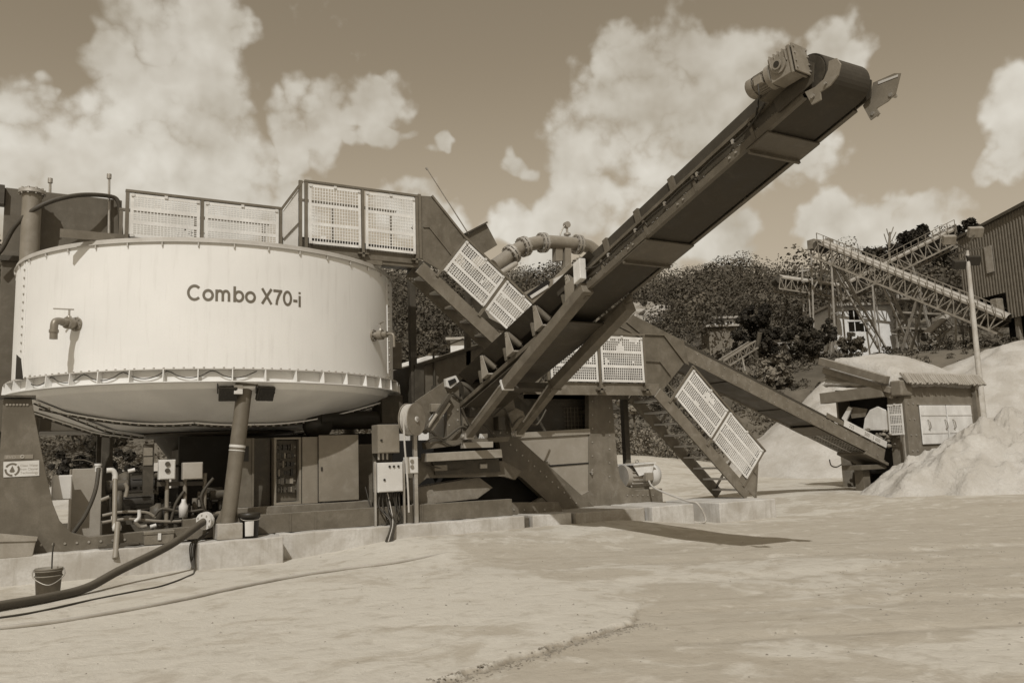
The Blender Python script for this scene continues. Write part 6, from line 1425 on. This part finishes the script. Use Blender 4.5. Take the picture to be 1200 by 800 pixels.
img_tree(952, 445, 54, [(950, 386, 15), (968, 394, 13), (935, 392, 13), (958, 404, 15), (940, 408, 14), (975, 386, 9), (948, 376, 9)], 'dense dark tree below the short level conveyor, the right one of a pair', leaf=.10, per=110, seed=3)
img_tree(998, 413, 52, [(998, 400, 10), (992, 406, 8), (1004, 406, 8), (998, 392, 6)], 'small round bush in front of the white building', leafm=LEAF, leaf=.13, per=60, seed=4, trunk_r=.07)
img_tree(1080, 330, 95, [(1078, 283, 16), (1064, 290, 12), (1092, 288, 13), (1070, 275, 9), (1085, 272, 9), (1098, 298, 12)], 'big dark round-topped tree on the skyline left of the shed', leaf=.28, per=70, seed=5, trunk_r=.3)
img_tree(1030, 340, 98, [(1030, 302, 13), (1018, 308, 10), (1042, 306, 11), (1024, 296, 7)], 'dark skyline tree just left of the bare dead tree', leaf=.28, per=70, seed=6, trunk_r=.3)
img_tree(1105, 330, 88, [(1108, 292, 12), (1118, 285, 9), (1100, 300, 12)], 'dark skyline tree behind the end of the climbing conveyor', leaf=.26, per=70, seed=7, trunk_r=.3)
img_tree(1124, 300, 80, [(1122, 266, 5), (1118, 271, 5), (1128, 270, 4), (1121, 277, 5)], 'thin tree with a tufted top beside the shed roof corner', leaf=.2, per=70, seed=8, trunk_r=.12)
img_tree(1140, 300, 82, [(1140, 260, 6), (1136, 265, 4), (1144, 265, 5)], 'small tufted treetop peeping over the shed roof corner', leaf=.2, per=70, seed=9, trunk_r=.12)
img_tree(905, 470, 50, [(900, 440, 16), (885, 448, 12), (915, 430, 14), (930, 445, 12), (870, 440, 10), (895, 425, 10)], 'pale scrubby bush on the bank above the long feed conveyor', leafm=LEAFP, leaf=.13, per=70, seed=10, trunk_r=.08)
img_tree(840, 450, 60, [(838, 425, 12), (825, 420, 11), (850, 428, 9), (812, 412, 10)], 'grey-green bush behind the top of the feed conveyor', leafm=LEAF, leaf=.16, per=70, seed=11, trunk_r=.1)
img_tree(745, 500, 44, [(745, 478, 13), (735, 470, 12), (755, 488, 10), (732, 488, 10)], 'dry bushy clump seen under the lower platform', leafm=LEAFP, leaf=.10, per=90, seed=12, trunk_r=.05)
img_tree(120, 560, 26, [(120, 535, 22), (90, 545, 18), (150, 545, 18), (70, 540, 12)], 'dark low bush behind the pumps under the white tank', leafm=LEAFD, leaf=.07, per=110, seed=13, trunk_r=.05)
img_tree(505, 440, 40, [(505, 408, 12), (520, 412, 10), (492, 415, 9)], 'dark bush above the grey wash box', leafm=LEAF, leaf=.10, per=80, seed=14, trunk_r=.08)
# bare dead tree
dt = thing('dead_tree', at(1043, 305, D=96), 'bare leafless tree standing out against the sky on the skyline', 'tree'); b = MB(); base = at(1042, 312, D=96)
b.tube([base - V((0, 0, 1)), at(1042, 290, D=96), at(1043, 272, D=96)], .14, 6)
for a_, c_ in (((1042, 290), (1036, 274)), ((1042, 286), (1050, 272)), ((1043, 280), (1039, 268)), ((1043, 276), (1047, 266)), ((1042, 294), (1050, 284))): b.tube([at(*a_, D=96), at((a_[0] + c_[0]) / 2, (a_[1] + c_[1]) / 2 + 1, D=96), at(*c_, D=96)], .055, 5, 3)
b.build('branches', mat('dead_wood', .22, .9, 0, .1), dt)

# ------------------------------------------------------------------ loose stones and crumbs on the ground
def stones(name, pts, smin, smax, m_, label, seed):
    g = np.random.default_rng(seed); mb = MB()
    for x, y in pts:
        s_ = g.uniform(smin, smax); z = gz1(x, y); c = V((x, y, z + s_ * .25)); a = g.uniform(0, 6.28)
        vs_ = [c + V((s_ * g.uniform(.7, 1.2) * math.cos(a + k * 2 * math.pi / 5), s_ * g.uniform(.7, 1.2) * math.sin(a + k * 2 * math.pi / 5), s_ * g.uniform(-.3, .1))) for k in range(5)]
        t1 = c + V((g.normal() * s_ * .2, g.normal() * s_ * .2, s_ * g.uniform(.4, .75)))
        mb.add(vs_ + [t1], [(k, (k + 1) % 5, 5) for k in range(5)])
    o = mb.build(name, m_); return tag(o, label, 'stones', kind='stuff')
g3 = np.random.default_rng(9)
pts = []
for t_ in g3.random(600): 
    x = 2.2 + 2.3 * t_; y = np.interp(x, [2.33, 2.63, 2.95, 3.48, 4.35], [5.05, 5.16, 5.26, 5.43, 5.70]) - abs(g3.normal()) * .07; pts.append((x, y))
stones('crumbs', pts, .003, .013, mat('earth_crumb', .24, .95, 0, .2), 'crumbled earth along the broken edge of the dried crust', 3)
pts = [(lambda p: (p.x, p.y))(at(g3.uniform(0, 1200), 625 + 175 * g3.random() ** 1.5, Z=0)) for _ in range(260)] + [(lambda p: (p.x, p.y))(at(g3.normal(1100, 60), g3.normal(670, 22), Z=0)) for _ in range(180)]
stones('pebbles', pts, .004, .013, mat('pebble', .27, .95, 0, .25), 'small pebbles scattered over the pale ground', 4)
